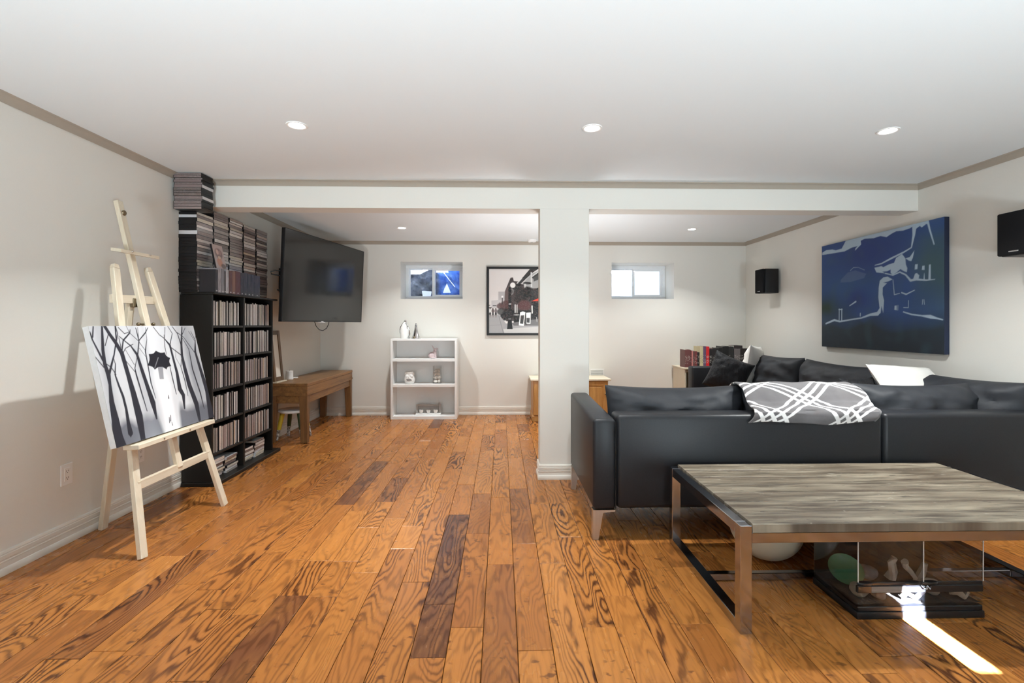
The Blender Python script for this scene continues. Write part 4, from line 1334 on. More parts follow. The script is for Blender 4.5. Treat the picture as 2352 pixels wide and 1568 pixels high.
mb = MB(); mb.ball((cx + .056, cy - .005, BZ + .010), .020, .026, .010, 14, 8); part('foot', mb, M_SILVER, t, 'silver foot')

cx2 = -1.098
t = thing('cone_figurine', 'silver textured cone shaped tower ornament on the white bookshelf beside the white figurine', 'figurine', (cx2, cy, BZ))
mb = MB()
rt = random.Random(3)
def rough(a, z): return 1 + .10 * mnoise.noise((math.cos(a) * 4, math.sin(a) * 4, z * 60))
mb.lathe([(.060, 0), (.057, .008), (.050, .022), (.043, .040), (.036, .060), (.030, .080), (.025, .100), (.020, .120), (.017, .140), (.014, .160), (.014, .175), (.009, .186)], (cx2, cy, BZ), 40, 1, 1, rough)
part('tower', mb, M_SILVER, t)
mb = MB(); mb.ball((cx2, cy, BZ + .188), .011, nu=14, nv=8); part('finial', mb, M_SILVER, t)
mb = MB(); mb.ball((cx2 - .012, cy - .050, BZ + .014), .016, .012, .016, 14, 8); part('doorway', mb, M_BRASS, t, 'dark arched doorway')

# pale pink rabbit
cx, cy, z = -.872, 6.19, .766
t = thing('rabbit_figurine', 'pale pink rabbit figurine on the upper shelf of the white bookshelf', 'figurine', (cx, cy, z))
mb = MB()
mb.ball((cx - .018, cy, z + .040), .048, .034, .042, 18, 12)
mb.ball((cx + .016, cy, z + .058), .028, .026, .050, 16, 10)
mb.ball((cx + .022, cy, z + .108), .022, .019, .019, 16, 10)
mb.tube([(cx + .030, cy - .012, z + .06), (cx + .030, cy - .014, z)], .011, 10, .010)
mb.ball((cx - .005, cy - .02, z + .012), .034, .016, .012, 14, 8)
part('body', mb, M_PINK, t)
mb = MB(); mb.tube([(cx + .012, cy, z + .118), (cx - .004, cy, z + .140), (cx - .020, cy, z + .168)], .009, 8, .004); part('ear', mb, M_PINK, t)
mb = MB(); mb.tube([(cx + .028, cy, z + .118), (cx + .040, cy, z + .132), (cx + .052, cy, z + .124), (cx + .058, cy, z + .106)], .009, 8, .004); part('ear', mb, M_PINK, t)

# white owl tealight burner
cx, cy, z = -1.175, 6.19, .444
t = thing('owl_burner', 'white ceramic owl oil burner on the middle shelf of the white bookshelf', 'ornament', (cx, cy, z))
mb = MB(); mb.lathe([(.050, 0), (.058, .008), (.069, .035), (.071, .055), (.066, .080), (.058, .100), (.056, .118), (.058, .136), (.060, .146), (.054, .149), (.050, .143)], (cx, cy, z), 36); part('body', mb, M_CERAMIC, t)
for s_ in (-1, 1):
    mb = MB(); mb.ball((cx + s_ * .046, cy - .022, z + .130), .018, .018, .026, 14, 8, Matrix.Rotation(-s_ * .35, 3, 'Y')); part('ear_tuft', mb, M_CERAMIC, t)
    mb = MB(); mb.ball((cx + s_ * .024, cy - .052, z + .095), .024, .010, .024, 16, 8); part('eye_disc', mb, M_CERAMIC, t)
mb = MB(); mb.ball((cx, cy - .066, z + .082), .007, .010, .012, 10, 6); part('beak', mb, M_CERAMIC, t)
mb = MB()
for i in range(6):
    for j in range(2):
        a = -PI / 2 + (i - 2.5 + j * .5) * .155
        zz = z + .058 - j * .013
        mb.ball((cx + .0705 * math.cos(a), cy + .0705 * math.sin(a), zz), .0042, .0042, .006, 8, 6)
part('vent_holes', mb, M_BLACK, t, kind='stuff')

# glass vase of shells
cx, cy, z = -.822, 6.195, .444
t = thing('glass_vase', 'square clear glass vase filled with seashells on the middle shelf', 'vase', (cx, cy, z))
mb = MB()
wv, hv = .050, .225
for a0_, a1_, b0_, b1_ in ((-wv, wv, -wv, -wv + .004), (-wv, wv, wv - .004, wv), (-wv, -wv + .004, -wv + .004, wv - .004), (wv - .004, wv, -wv + .004, wv - .004)):
    mb.box(cx + a0_, cx + a1_, cy + b0_, cy + b1_, z + .008, z + hv)
part('walls', mb, M_VASE, t, smooth=False)
mb = MB(); mb.box(cx - wv, cx + wv, cy - wv, cy + wv, z, z + .008, .001); part('base', mb, M_VASE, t, smooth=False)
rs = random.Random(12)
def shell_mesh(kind):
    mb = MB()
    if kind == 0:      # whelk
        pts = []
        for k in range(30):
            a = k * .55; f = k / 29
            r = .010 * (1 - f) + .001
            pts.append((r * math.cos(a), r * math.sin(a), -.012 + .034 * f))
        mb.tube(pts, .009, 8, .0015)
    elif kind == 1:    # scallop
        def fn(a, z): return 1 + .07 * math.sin(a * 11)
        mb.lathe([(.004, -.006), (.016, -.004), (.021, 0), (.016, .004), (.004, .007)], (0, 0, 0), 44, 1, .85, fn)
    else:
        mb.ball((0, 0, 0), .014, .011, .018, 12, 8); mb.tube([(0, 0, .012), (.004, 0, .026)], .007, 8, .001)
    return mb.mesh('seashell', M_SHELL)
SH = [shell_mesh(k) for k in range(3)]
zz = z + .030
for k in range(16):
    dx, dy = ((-.022, -.022), (.022, -.020), (.020, .022), (-.022, .020))[k % 4]
    o = link('seashell', SH[rs.randrange(3)], None, (cx + dx + rs.uniform(-.001, .001), cy + dy + rs.uniform(-.001, .001), zz + rs.uniform(-.003, .003)))
    o.rotation_euler = (rs.uniform(0, 6), rs.uniform(0, 6), rs.uniform(0, 6))
    o.scale = (1.22, 1.22, 1.22)
    tag(o, 'pale seashell inside the square glass vase', 'shell', 'shells in the glass vase')
    if k % 4 == 3: zz += .044

# boxed tealight set
x0, x1, y0, z = -1.094, -.776, 6.19, .039
t = thing('tealight_box', 'grey shadow box with three white tealights on the bottom shelf', 'candle holder', ((x0 + x1) / 2, y0, z))
mb = MB(); mb.box(x0, x1, y0 - .045, y0 + .035, z, z + .022, .002); part('base', mb, M_WHITE, t, 'white base strip')
mb = MB()
mb.box(x0, x0 + .022, y0, y0 + .03, z + .0225, z + .135, .002); mb.box(x1 - .022, x1, y0, y0 + .03, z + .0225, z + .135, .002); mb.box(x0 + .022, x1 - .022, y0, y0 + .03, z + .113, z + .135, .002)
part('frame', mb, M_GREYMETAL, t)
mb = MB(); mb.box(x0 + .022, x1 - .022, y0 + .024, y0 + .03, z + .0225, z + .113); part('back_board', mb, M_GREYMETAL, t)
for k in range(3):
    xx = (x0 + x1) / 2 + (k - 1) * .092
    mb = MB(); mb.lathe([(.010, .0225), (.018, .026), (.026, .046), (.028, .066), (.025, .066), (.020, .050)], (xx, y0 - .012, z), 22); o = part('candle_cup', mb, M_CERAMIC, t)
    mb = MB(); mb.tube([(xx, y0 - .012, z + .05), (xx, y0 - .012, z + .072)], .0015, 6); part('wick', mb, M_BLACK, o)

# ------------------------------------------------------------------ framed street photograph
FX0, FX1, FZ0, FZ1 = -0.191, 0.565, 1.057, 1.967
t = thing('framed_photograph', 'black framed monochrome street photograph on the back wall, partly behind the column', 'picture', ((FX0 + FX1) / 2, YK, FZ0))
fw = .030
mb = MB(); mb.box(FX0, FX0 + fw, YK - .036, YK, FZ0, FZ1, .002); part('frame_side', mb, M_BLACK, t)
mb = MB(); mb.box(FX1 - fw, FX1, YK - .036, YK, FZ0, FZ1, .002); part('frame_side', mb, M_BLACK, t)
mb = MB(); mb.box(FX0 + fw, FX1 - fw, YK - .036, YK, FZ1 - fw, FZ1, .002); part('frame_rail', mb, M_BLACK, t)
mb = MB(); mb.box(FX0 + fw, FX1 - fw, YK - .036, YK, FZ0, FZ0 + fw, .002); part('frame_rail', mb, M_BLACK, t)
p = Paint(150, 190, .82)
K = lambda pts: [((x - 190) / 951, (y - 213) / 1152) for x, y in pts]
P_ = lambda pts, c, k=1: p.put(p.poly_mask(K(pts)) * k, lin(c))
E_ = lambda x, y, rx, ry, c, k=1, soft=.3: p.put(p.ell((x - 190) / 951, (y - 213) / 1152, rx / 951, ry / 1152, soft) * k, lin(c))
def L_(pts, w, c): p.put(p.stroke_mask([((x - 190) / 951, (y - 213) / 1152, w / 951) for x, y in pts]), lin(c))
p.C[:] = np.array(lin((.88, .86, .85)))
n1 = p.noise(28, 34, 2.2); n2 = p.noise(60, 70, 8.1)
P_([(360, 620), (480, 620), (480, 775), (360, 775)], (.70, .68, .68)); P_([(235, 780), (480, 760), (480, 920), (235, 920)], (.76, .74, .74))
P_([(190, 900), (240, 900), (240, 915), (190, 915)], (.12, .12, .12)); P_([(260, 865), (325, 865), (325, 878), (260, 878)], (.12, .12, .12)); P_([(190, 860), (215, 860), (215, 872), (190, 872)], (.1, .1, .1))
P_([(480, 610), (550, 440), (580, 370), (625, 365), (640, 430), (740, 440), (700, 490), (1141, 480), (1141, 1130), (500, 1150), (470, 800)], (.24, .21, .21))
P_([(480, 610), (560, 500), (600, 620), (560, 830), (470, 830)], (.38, .31, .30))
P_([(800, 470), (960, 300), (1141, 220), (1141, 560), (960, 560), (850, 520)], (.66, .65, .64))
P_([(700, 480), (930, 213), (1080, 213), (980, 280), (770, 475)], (.17, .17, .17)); P_([(960, 360), (1141, 240), (1141, 290), (985, 390)], (.20, .20, .20))
P_([(990, 370), (1085, 310), (1141, 290), (1141, 380), (1000, 440)], (.30, .30, .30)); L_([(955, 280), (960, 530)], 22, (.85, .85, .84)); L_([(700, 470), (780, 385)], 16, (.86, .85, .84)); L_([(1080, 265), (975, 345)], 16, (.84, .84, .83))
P_([(1010, 580), (1141, 520), (1141, 740), (900, 800)], (.14, .14, .14))
E_(735, 497, 68, 22, (.10, .10, .10)); E_(880, 468, 78, 22, (.12, .12, .12)); E_(700, 560, 95, 22, (.13, .13, .13)); P_([(820, 480), (862, 480), (860, 610), (835, 610)], (.80, .79, .78))
E_(590, 620, 52, 60, (.55, .53, .52), .8); E_(590, 620, 30, 38, (.30, .28, .28), .9)
E_(770, 640, 130, 80, (.15, .14, .14), .95); E_(890, 630, 100, 100, (.08, .08, .08)); E_(760, 760, 120, 70, (.14, .12, .12)); E_(1010, 640, 80, 60, (.20, .20, .20), .8)
p.put(p.ell((620 - 190) / 951, (505 - 213) / 1152, 47 / 951, 48 / 1152, .1), lin((.95, .94, .93)))
E_(500, 870, 110, 90, (.30, .17, .16), .9); E_(400, 880, 70, 55, (.34, .22, .21), .9); E_(830, 870, 120, 95, (.33, .20, .20), .9); E_(440, 980, 110, 70, (.10, .08, .08), .9); E_(560, 1020, 130, 90, (.09, .08, .08)); E_(470, 1070, 80, 70, (.08, .07, .07))
P_([(620, 960), (1141, 940), (1141, 1140), (640, 1190)], (.09, .09, .09))
P_([(960, 790), (1141, 715), (1141, 785)], (.84, .28, .20)); P_([(960, 795), (1141, 790), (1141, 1120), (980, 1120)], (.09, .09, .09)); P_([(958, 870), (978, 870), (982, 1010), (962, 1010)], (.82, .82, .80))
P_([(190, 1040), (370, 1030), (500, 1190), (1141, 1130), (1141, 1365), (190, 1365)], (.62, .61, .61)); P_([(600, 1180), (1141, 1100), (1141, 1230), (640, 1230)], (.42, .41, .41)); P_([(450, 1290), (1141, 1240), (1141, 1365), (470, 1365)], (.76, .75, .74))
L_([(370, 1060), (450, 1360)], 8, (.42, .42, .42)); L_([(200, 1222), (400, 1215)], 6, (.48, .48, .48))
L_([(432, 730), (432, 850)], 16, (.20, .15, .15)); E_(432, 712, 18, 18, (.95, .94, .93)); L_([(380, 815), (380, 870)], 8, (.25, .22, .22))
L_([(565, 560), (570, 1180)], 52, (.07, .07, .07)); P_([(535, 1100), (600, 1100), (620, 1300), (515, 1300)], (.06, .06, .06)); E_(565, 1108, 28, 10, (.45, .44, .44)); P_([(505, 1292), (630, 1292), (625, 1312), (512, 1312)], (.80, .79, .78)); P_([(550, 835), (592, 835), (592, 848), (550, 848)], (.90, .89, .88))
P_([(655, 850), (672, 850), (672, 1000), (655, 1000)], (.84, .83, .82)); P_([(690, 860), (706, 850), (706, 1000), (690, 1000)], (.80, .79, .78)); E_(690, 1035, 55, 10, (.70, .69, .68), .8)
P_([(755, 990), (800, 975), (848, 988), (818, 1235), (730, 1222)], (.93, .93, .92)); P_([(762, 1045), (828, 1040), (808, 1200), (750, 1190)], (.20, .20, .20)); P_([(848, 990), (872, 1220), (858, 1220), (822, 1180)], (.25, .25, .25))
P_([(862, 1000), (945, 992), (940, 1198), (868, 1192)], (.90, .90, .89)); P_([(868, 1090), (930, 1090), (925, 1180), (872, 1175)], (.22, .22, .22)); L_([(1050, 1080), (1058, 1160)], 10, (.70, .70, .69))
for x, c1, c2 in ((212, (.86, .86, .85), (.12, .12, .12)), (262, (.36, .30, .30), (.20, .18, .18)), (315, (.45, .40, .40), (.10, .09, .09))):
    E_(x, 965, 24, 40, c1); E_(x, 1020, 18, 32, c2); E_(x, 925, 11, 12, (.35, .28, .26)); L_([(x - 8, 1040), (x - 10, 1080)], 9, (.55, .50, .48)); L_([(x + 8, 1040), (x + 10, 1078)], 9, (.50, .46, .45))
dk = (p.C.mean(-1) < .06) & (p.V < .80)
spk = np.clip((n2 - .12) * 5, 0, 1) * dk
p.put(spk * .22, lin((.50, .47, .46))); p.put(np.clip((n1 - .2) * 4, 0, 1) * dk * .4, lin((.34, .25, .24)))
Lx, Rx, Tz, Bz = FX0 + fw - .002, FX1 - fw + .002, FZ1 - fw + .002, FZ0 + fw - .002
me = p.sheet(Vector((Lx, YK - .020, Tz)) - root_loc(t), (Rx - Lx, 0, 0), (0, 0, Bz - Tz), 'photo_print'); me.materials.append(M_PRINT); link('photo_print', me, t)
mb = MB(); mb.box(Lx, Rx, YK - .019, YK - .004, Bz, Tz); part('backing_board', mb, M_PAPERW, t)

# ------------------------------------------------------------------ honey oak cabinet behind the column
OX0, OX1, OY0, OY1, OZ = 0.385, 1.345, 5.925, 6.355, .525
t = thing('oak_cabinet', 'low honey oak cabinet with pale top behind the column by the back wall', 'cabinet', ((OX0 + OX1) / 2, 6.14, 0))
mb = MB(); mb.box(OX0 + .012, OX1 - .012, OY0 + .02, OY1 - .002, .065, OZ - .024, .002); part('carcass', mb, M_HONEY, t)
mb = MB(); mb.box(OX0 - .022, OX1 + .022, OY0 - .012, OY1, OZ - .024, OZ, .004); part('top_panel', mb, M_CREAM, t, 'pale cream top')
mb = MB(); mb.box(OX0, OX1, OY0 + .008, OY1 - .002, 0, .064, .004); mb.box(OX0 + .006, OX1 - .006, OY0 + .014, OY1 - .004, .0645, .072, .002); part('plinth', mb, M_HONEY, t)
nd = 3
wd = (OX1 - OX0 - .04) / nd
for k in range(nd):
    a = OX0 + .02 + k * wd + .003; b = a + wd - .006
    z0_, z1_ = .080, OZ - .030
    mb = MB(); s_ = .052
    mb.box(a, a + s_, OY0, OY0 + .019, z0_, z1_, .002); mb.box(b - s_, b, OY0, OY0 + .019, z0_, z1_, .002); mb.box(a + s_, b - s_, OY0, OY0 + .019, z1_ - s_, z1_, .002); mb.box(a + s_, b - s_, OY0, OY0 + .019, z0_, z0_ + s_, .002)
    mb.box(a + s_ - .002, b - s_ + .002, OY0 + .008, OY0 + .016, z0_ + s_ - .002, z1_ - s_ + .002); mb.box(a + s_ + .02, b - s_ - .02, OY0 + .003, OY0 + .012, z0_ + s_ + .02, z1_ - s_ - .02, .004)
    d_ = part('door', mb, M_HONEY, t)
    mb = MB(); mb.ball((b - .026, OY0 - .012, (z0_ + z1_) / 2 + .05), .011, nu=12, nv=8); part('knob', mb, M_BRASS, d_)

# ------------------------------------------------------------------ cream cabinet with books, far corner
t = thing('cream_cabinet', 'cream painted cabinet in the far corner behind the sofa carrying a row of books', 'cabinet', (2.78, 6.14, 0))
mb = MB(); mb.box(2.298, 2.318, 5.945, 6.355, 0, .638, .002); part('side_panel', mb, M_CREAM, t)
mb = MB(); mb.box(3.262, 3.282, 5.945, 6.355, 0, .638, .002); part('side_panel', mb, M_CREAM, t)
mb = MB(); mb.box(2.284, 3.288, 5.930, 6.357, .638, .660, .003); part('top_panel', mb, M_CREAM, t)
mb = MB(); mb.box(2.318, 3.262, 5.955, 5.975, .60, .637, .002); part('face_rail', mb, M_CREAM, t)
mb = MB(); mb.box(2.318, 3.262, 6.345, 6.353, .0, .637); part('back_panel', mb, M_CREAM, t)
for z in (.05, .34):
    mb = MB(); mb.box(2.318, 3.262, 5.975, 6.345, z - .02, z, .001); part('shelf', mb, M_CREAM, t)
def book(x0, x1, h, col, depth, y0, label, yaw=0.0, z=.660, flat=False):
    w = x1 - x0
    mb = MB()
    def b_(a0, a1, b0, b1, c0, c1, mi):
        mb.mi = mi
        mb.box(a0, a1, b0, b1, c0, c1)
    if flat:
        b_(0, w, 0, depth, 0, .003, 0); b_(0, w, 0, depth, h - .003, h, 0); b_(0, w, 0, .003, .003, h - .003, 0); b_(.003, w - .004, .003, depth - .004, .003, h - .003, 1)
    else:
        c = .0025
        b_(0, c, 0, depth, 0, h, 0); b_(w - c, w, 0, depth, 0, h, 0); b_(c, w - c, 0, c, 0, h, 2); b_(c, w - c, c, depth - .004, .003, h - .004, 1)
    me = mb.mesh('book', [M_COVER, M_PAPERW, M_BSPINE], smooth=False)
    o = link('book', me, None, (x0, y0, z))
    o.rotation_euler = (0, 0, yaw)
    o.color = (*lin(col), 1)
    return tag(o, label, 'book', 'books on the cream cabinet')
book(2.262 + .045, 2.338 + .04, .225, (.42, .25, .25), .165, 5.965, 'big maroon hardback at the open end of the row of books')
BK = [(.016, .215, (.40, .16, .17), 'thin dark red book beside the big maroon hardback'), (.018, .205, (.80, .52, .50), 'thin salmon pink book in the row'),
      (.020, .203, (.40, .28, .26), 'brown paperback after the salmon pink book'), (.034, .203, (.47, .22, .22), 'maroon paperback before the small black book'), (.030, .190, (.12, .11, .12), 'small black book wedged before the tall cream one'),
      (.046, .265, (.80, .75, .60), 'tall cream hardback in the row of books'), (.036, .265, (.38, .30, .42), 'tall purple and white book before the red one'), (.042, .262, (.83, .13, .15), 'tall bright red book in the row'),
      (.036, .228, (.10, .09, .10), 'black book directly after the bright red one'), (.040, .228, (.13, .10, .11), 'black book second after the bright red one'), (.040, .228, (.12, .10, .10), 'black book third after the bright red one'), (.052, .245, (.09, .08, .08), 'thick black book before the tallest black one')]
x = 2.385
for w, h, c, lb in BK:
    book(x, x + w - .0012, h, c, .16 if h < .24 else .19, 5.985, lb)
    x += w
xb = x
book(xb, xb + .078, .266, (.08, .08, .085), .19, 5.985, 'thickest black hardback with pale lettering, half behind the black pillow'); x = xb + .079
book(x, x + .062, .262, (.17, .17, .17), .19, 5.985, 'charcoal hardback right after the thickest black one'); x += .068
book(x, x + .078, .235, (.45, .42, .42), .18, 5.985, 'wide grey book standing under the small book that lies flat'); x += .079
book(x, x + .050, .235, (.12, .09, .09), .17, 5.985, 'black book beside the wide grey one'); xd = x; x += .051
book(x, x + .045, .235, (.16, .13, .12), .17, 5.985, 'dark brown book beside the white pillow top'); x += .046
for k in range(3):
    book(x, x + .048, .232 - .006 * k, ((.11, .10, .10), (.14, .12, .12), (.10, .10, .11))[k], .17, 5.985, ('black book first of the three hidden behind the white pillow', 'dark book middle of the three hidden behind the white pillow', 'dark book last of the three hidden behind the white pillow')[k]); x += .049
book(xb - .128, xb - .054, .012, (.10, .09, .09), .15, 5.990, 'thin black book lying flat on the black paperbacks', z=.660 + .2285, flat=True)
book(xd - .078, xd + .03, .040, (.20, .17, .17), .15, 5.990, 'small dark book lying flat on the wide grey one', z=.660 + .2355, flat=True)

# ------------------------------------------------------------------ L-shaped dark sofa
def pillow(mb, w, h, t, M, nu=26, nv=22, pu=3.0, q=.55, pinch=.06, wr=.006, seed=0.0, wf=7.0, sag=0.0):
    """soft cushion: w along local x, h along local z, thickness t along local y"""
    def P(u, v, side):
        prof = max(0.0, (1 - abs(u) ** pu) * (1 - abs(v) ** pu)) ** q
        x = w / 2 * u * (1 - pinch * (1 - v * v))
        z = h / 2 * v * (1 - pinch * (1 - u * u)) - sag * (1 - u * u) * max(0, v)
        n = mnoise.noise((u * wf * .5 + seed, v * wf * .5, seed * 1.7 + side * 3)) + .5 * mnoise.noise((u * wf + seed, v * wf, 5 + seed + side * 3))
        y = side * (t / 2 * prof + wr * n * min(1, prof * 2)) 
        return M @ Vector((x, y, z))
    def lin_(i, n):
        a = -1 + 2 * i / n
        return math.sin(a * PI / 2) * .55 + a * .45
    g = {}
    for sd in (1, -1):
        for i in range(nu + 1):
            for j in range(nv + 1):
                edge = i in (0, nu) or j in (0, nv)
                if sd == -1 and edge:
                    g[sd, i, j] = g[1, i, j]
                else:
                    g[sd, i, j] = mb.bm.verts.new(P(lin_(i, nu), lin_(j, nv), sd))
    for sd in (1, -1):
        for i in range(nu):
            for j in range(nv):
                q4 = [g[sd, i, j], g[sd, i + 1, j], g[sd, i + 1, j + 1], g[sd, i, j + 1]]
                mb.bm.faces.new(q4 if sd == -1 else q4[::-1]).material_index = mb.mi
    return mb
def MX(loc, rz=0.0, rx=0.0, ry=0.0):
    return Matrix.Translation(loc) @ Matrix.Rotation(rz, 4, 'Z') @ Matrix.Rotation(rx, 4, 'X') @ Matrix.Rotation(ry, 4, 'Y')

SY0 = 2.651
t = thing('sectional_sofa', 'large L-shaped dark charcoal leather sofa with its back to the coffee table', 'sofa', (1.9, 3.2, 0))
mb = MB(); mb.box(.512, .640, SY0, 3.535, .165, .672, .022, 3)
for v in mb.bm.verts:
    if v.co.z > .5: v.co.z += (v.co.y - SY0) * .030
part('arm', mb, M_LEATHER, t)
def wavy_panel(x0, x1):
    mb = MB(); mb.box(x0, x1, SY0 + .004, SY0 + .165, .168, .694, .026, 3)
    return mb
part('back_panel', wavy_panel(.644, 2.158), M_LEATHER, t)
part('back_panel', wavy_panel(2.162, 3.262), M_LEATHER, t)
mb = MB(); mb.box(.645, 3.25, SY0 + .17, 3.50, .17, .30, .012, 2); part('seat_base', mb, M_LEATHER, t)
mb = MB(); mb.box(2.36, 3.25, 3.505, 5.62, .17, .30, .012, 2); part('seat_base', mb, M_LEATHER, t)
for a, b in ((.648, 1.50), (1.504, 2.355)):
    mb = MB(); pillow(mb, b - a, .66, .17, MX(((a + b) / 2, 3.18, .372), 0, PI / 2), 20, 18, 8, .42, .0, .004, a); part('seat_cushion', mb, M_FABRIC, t)
mb = MB(); pillow(mb, .82, .66, .17, MX((2.77, 3.18, .372), 0, PI / 2), 20, 18, 8, .42, .0, .004, 4.); part('seat_cushion', mb, M_FABRIC, t)
for a, b in ((3.52, 4.56), (4.565, 5.61)):
    mb = MB(); pillow(mb, .66, b - a, .17, MX((2.70, (a + b) / 2, .372), 0, PI / 2), 20, 18, 8, .42, .0, .004, b); part('seat_cushion', mb, M_FABRIC, t)
mb = MB(); mb.box(2.268, 3.25, 5.63, 5.775, .165, .700, .022, 3); part('arm', mb, M_LEATHER, t)
mb = MB(); mb.box(3.085, 3.25, 3.0, 5.628, .168, .700, .026, 3); part('back_panel', mb, M_LEATHER, t)
# back cushions of the front run (seen from behind over the back panel)
for a, b, zt, sd in ((.665, 1.525, .806, 1.3), (1.50, 2.26, .792, 2.1), (2.255, 3.02, .815, 3.4)):
    mb = MB(); pillow(mb, b - a + .02, .45, .33, MX(((a + b) / 2, 2.985, zt - .212), 0, math.radians(-9)), 48, 34, 3.6, .62, .035, .020, sd, 7.0, .012)
    part('back_cushion', mb, M_FABRIC, t)
# back cushions along the right wall
for ya, yb, zt, sd in ((4.66, 5.58, .866, 5.5), (3.62, 4.62, .860, 6.6), (2.72, 3.62, .852, 7.7)):
    mb = MB(); pillow(mb, yb - ya + .02, .49, .32, MX((2.945 if ya > 3 else 3.06, (ya + yb) / 2, zt - .235), PI / 2, math.radians(11)), 40, 30, 3.8, .6, .035, .020, sd, 7.0, .015)
    part('back_cushion', mb, M_FABRIC, t)
def sofa_leg(x0, x1, y, d):
    mb = MB()
    out = [(x0, .1655), (x1, .1655), (x1, .157), (x0 + .058, .150), (x0 + .052, .130), (x0 + .030, .003), (x0, .003)]
    if d < 0: out = [(x0 + x1 - a, b) for a, b in out]
    mb.prism(out, lambda a, b, k: (a, y + .05 * k, b - .003 * 0))
    for v in mb.bm.verts:
        if v.co.z < .01: v.co.z = 0
    part('leg', mb, M_STEEL, t, 'tapered brushed metal leg')
sofa_leg(.512, .636, SY0 + .004, 1); sofa_leg(.512, .636, 3.47, 1); sofa_leg(3.10, 3.23, SY0 + .004, -1); sofa_leg(2.28, 2.40, 5.70, 1); sofa_leg(3.10, 3.23, 5.70, -1)
# seams on the arm
mb = MB(); mb.tube([(.6385, SY0 + .0035, .17), (.6385, SY0 + .0035, .66)], .0028, 6); part('piping', mb, M_BLACK, t)

# plaid throw over the back
mb = MB()
prof = [(2.640, .648), (2.636, .672), (2.640, .700), (2.668, .716), (2.720, .722), (2.765, .735), (2.800, .765), (2.850, .798), (2.905, .815), (2.965, .822), (3.030, .812), (3.090, .780), (3.140, .730), (3.160, .66)]
pv = [Vector(q) for q in prof]
def along(s_):
    k = s_ * (len(pv) - 1); i = min(int(k), len(pv) - 2)
    return pv[i].lerp(pv[i + 1], k - i)
lay = mb.bm.verts.layers.float_vector.new('cloth')
NU, NV = 60, 48
arc = [0.0]
for a_, b_ in zip(pv, pv[1:]):
    arc.append(arc[-1] + (b_ - a_).length)
def arc_at(s_):
    k = s_ * (len(pv) - 1); i = min(int(k), len(pv) - 2)
    return arc[i] + (arc[i + 1] - arc[i]) * (k - i)
G = {}
for i in range(NU + 1):
    for j in range(NV + 1):
        u, s_ = i / NU, j / NV
        yz = along(s_)
        low = 1 - min(1, s_ / .4)
        x0 = 1.374 + .095 * min(1, s_ / .55) + .012 * math.sin(s_ * 9)
        x1 = 2.085 + .10 * min(1, s_ / .5) + .010 * math.sin(s_ * 7)
        x = x0 + (x1 - x0) * u
        wv = .006 * math.sin(u * 17 + s_ * 3) + .008 * mnoise.noise((u * 5, s_ * 5, 2.0))
        y = yz.x - .006 * low + (wv if s_ < .2 else wv * .3)
        z = yz.y + (.5 * wv + .002 if s_ >= .2 else 0) + low * (.010 * math.sin(u * 5 + 1) + .018 * max(0, u - .6) * 2.5) * (1 if s_ < .15 else .2) + .006 * (s_ > .35)
        if i in (0, NU): z -= .004
        v = mb.bm.verts.new((x, y, z))
        v[lay] = (u * .80, arc_at(s_), 0)
        G[i, j] = v
for i in range(NU):
    for j in range(NV):
        mb.bm.faces.new((G[i, j], G[i + 1, j], G[i + 1, j + 1], G[i, j + 1]))
o = single('throw_blanket', mb, M_THROW, 'grey plush throw with white diagonal plaid lines draped over the sofa back', 'blanket', (1.75, 2.95, .82))
sm = o.modifiers.new('thickness', 'SOLIDIFY'); sm.thickness = .008; sm.offset = 1.0

# loose pillows
mb = MB(); pillow(mb, .41, .41, .19, MX((2.405, 5.02, .668), math.radians(-14), math.radians(-14), math.radians(24)), 30, 30, 2.6, .6, .09, .010, 3.1, 8.0)
single('black_pillow', mb, M_FUR, 'fluffy black throw pillow tilted on a corner before the white pillow on the sofa', 'pillow', (2.405, 5.02, .46))
mb = MB(); pillow(mb, .47, .47, .17, MX((2.845, 5.36, .728), math.radians(48), math.radians(8), math.radians(5)), 28, 28, 2.8, .55, .05, .010, 4.7, 9.0)
single('white_pillow', mb, M_LINEN, 'white pillow standing behind the fluffy black pillow at the far sofa arm', 'pillow', (2.845, 5.36, .46))
mb = MB(); pillow(mb, .50, .42, .16, MX((2.93, 3.34, .735), math.radians(6), math.radians(-42), math.radians(5)), 28, 28, 2.8, .55, .05, .008, 8.7, 7.0)
single('white_pillow', mb, M_LINEN, 'white pillow leaning on the sofa cushions below the blue painting', 'pillow', (2.93, 3.34, .56))
mb = MB(); pillow(mb, .30, .26, .12, MX((2.60, 3.40, .690), math.radians(10), math.radians(-20)), 24, 22, 2.6, .6, .08, .010, 11.7, 8.0)
single('black_pillow', mb, M_FUR, 'small black furry pillow peeking out beside the leaning white pillow', 'pillow', (2.60, 3.40, .56))

# ------------------------------------------------------------------ blue painting and the two wall speakers
ay0, ay1, az0, az1 = 3.440, 4.782, .978, 1.990
t = thing('blue_painting', 'large dark blue abstract night painting with pale outlines on the wall over the sofa', 'painting', (XR, (ay0 + ay1) / 2, az0))
p = Paint(300, 240, 1.33)
U, V = p.U, p.V
n1 = p.noise(5, 4, 4.4); n2 = p.noise(12, 9, 1.1)
sky = np.array(lin((.19, .30, .50))); deep = np.array(lin((.17, .24, .46))); slate = np.array(lin((.24, .34, .38))); dark = np.array(lin((.12, .14, .17))); green = np.array(lin((.14, .22, .19)))
p.C[:] = sky
p.put(np.clip(1 - np.hypot((U - .45) / .5, (V - .15) / .35), 0, 1) * 1.2, deep)
p.put(np.exp(-(((U - .28) / .22) ** 2 + ((V - .42) / .13) ** 2)) * .75, np.array(lin((.19, .32, .50))))
p.put(np.exp(-(((U - .36) / .09) ** 2 + ((V - .55) / .09) ** 2)) * .8, np.array(lin((.13, .19, .47))))
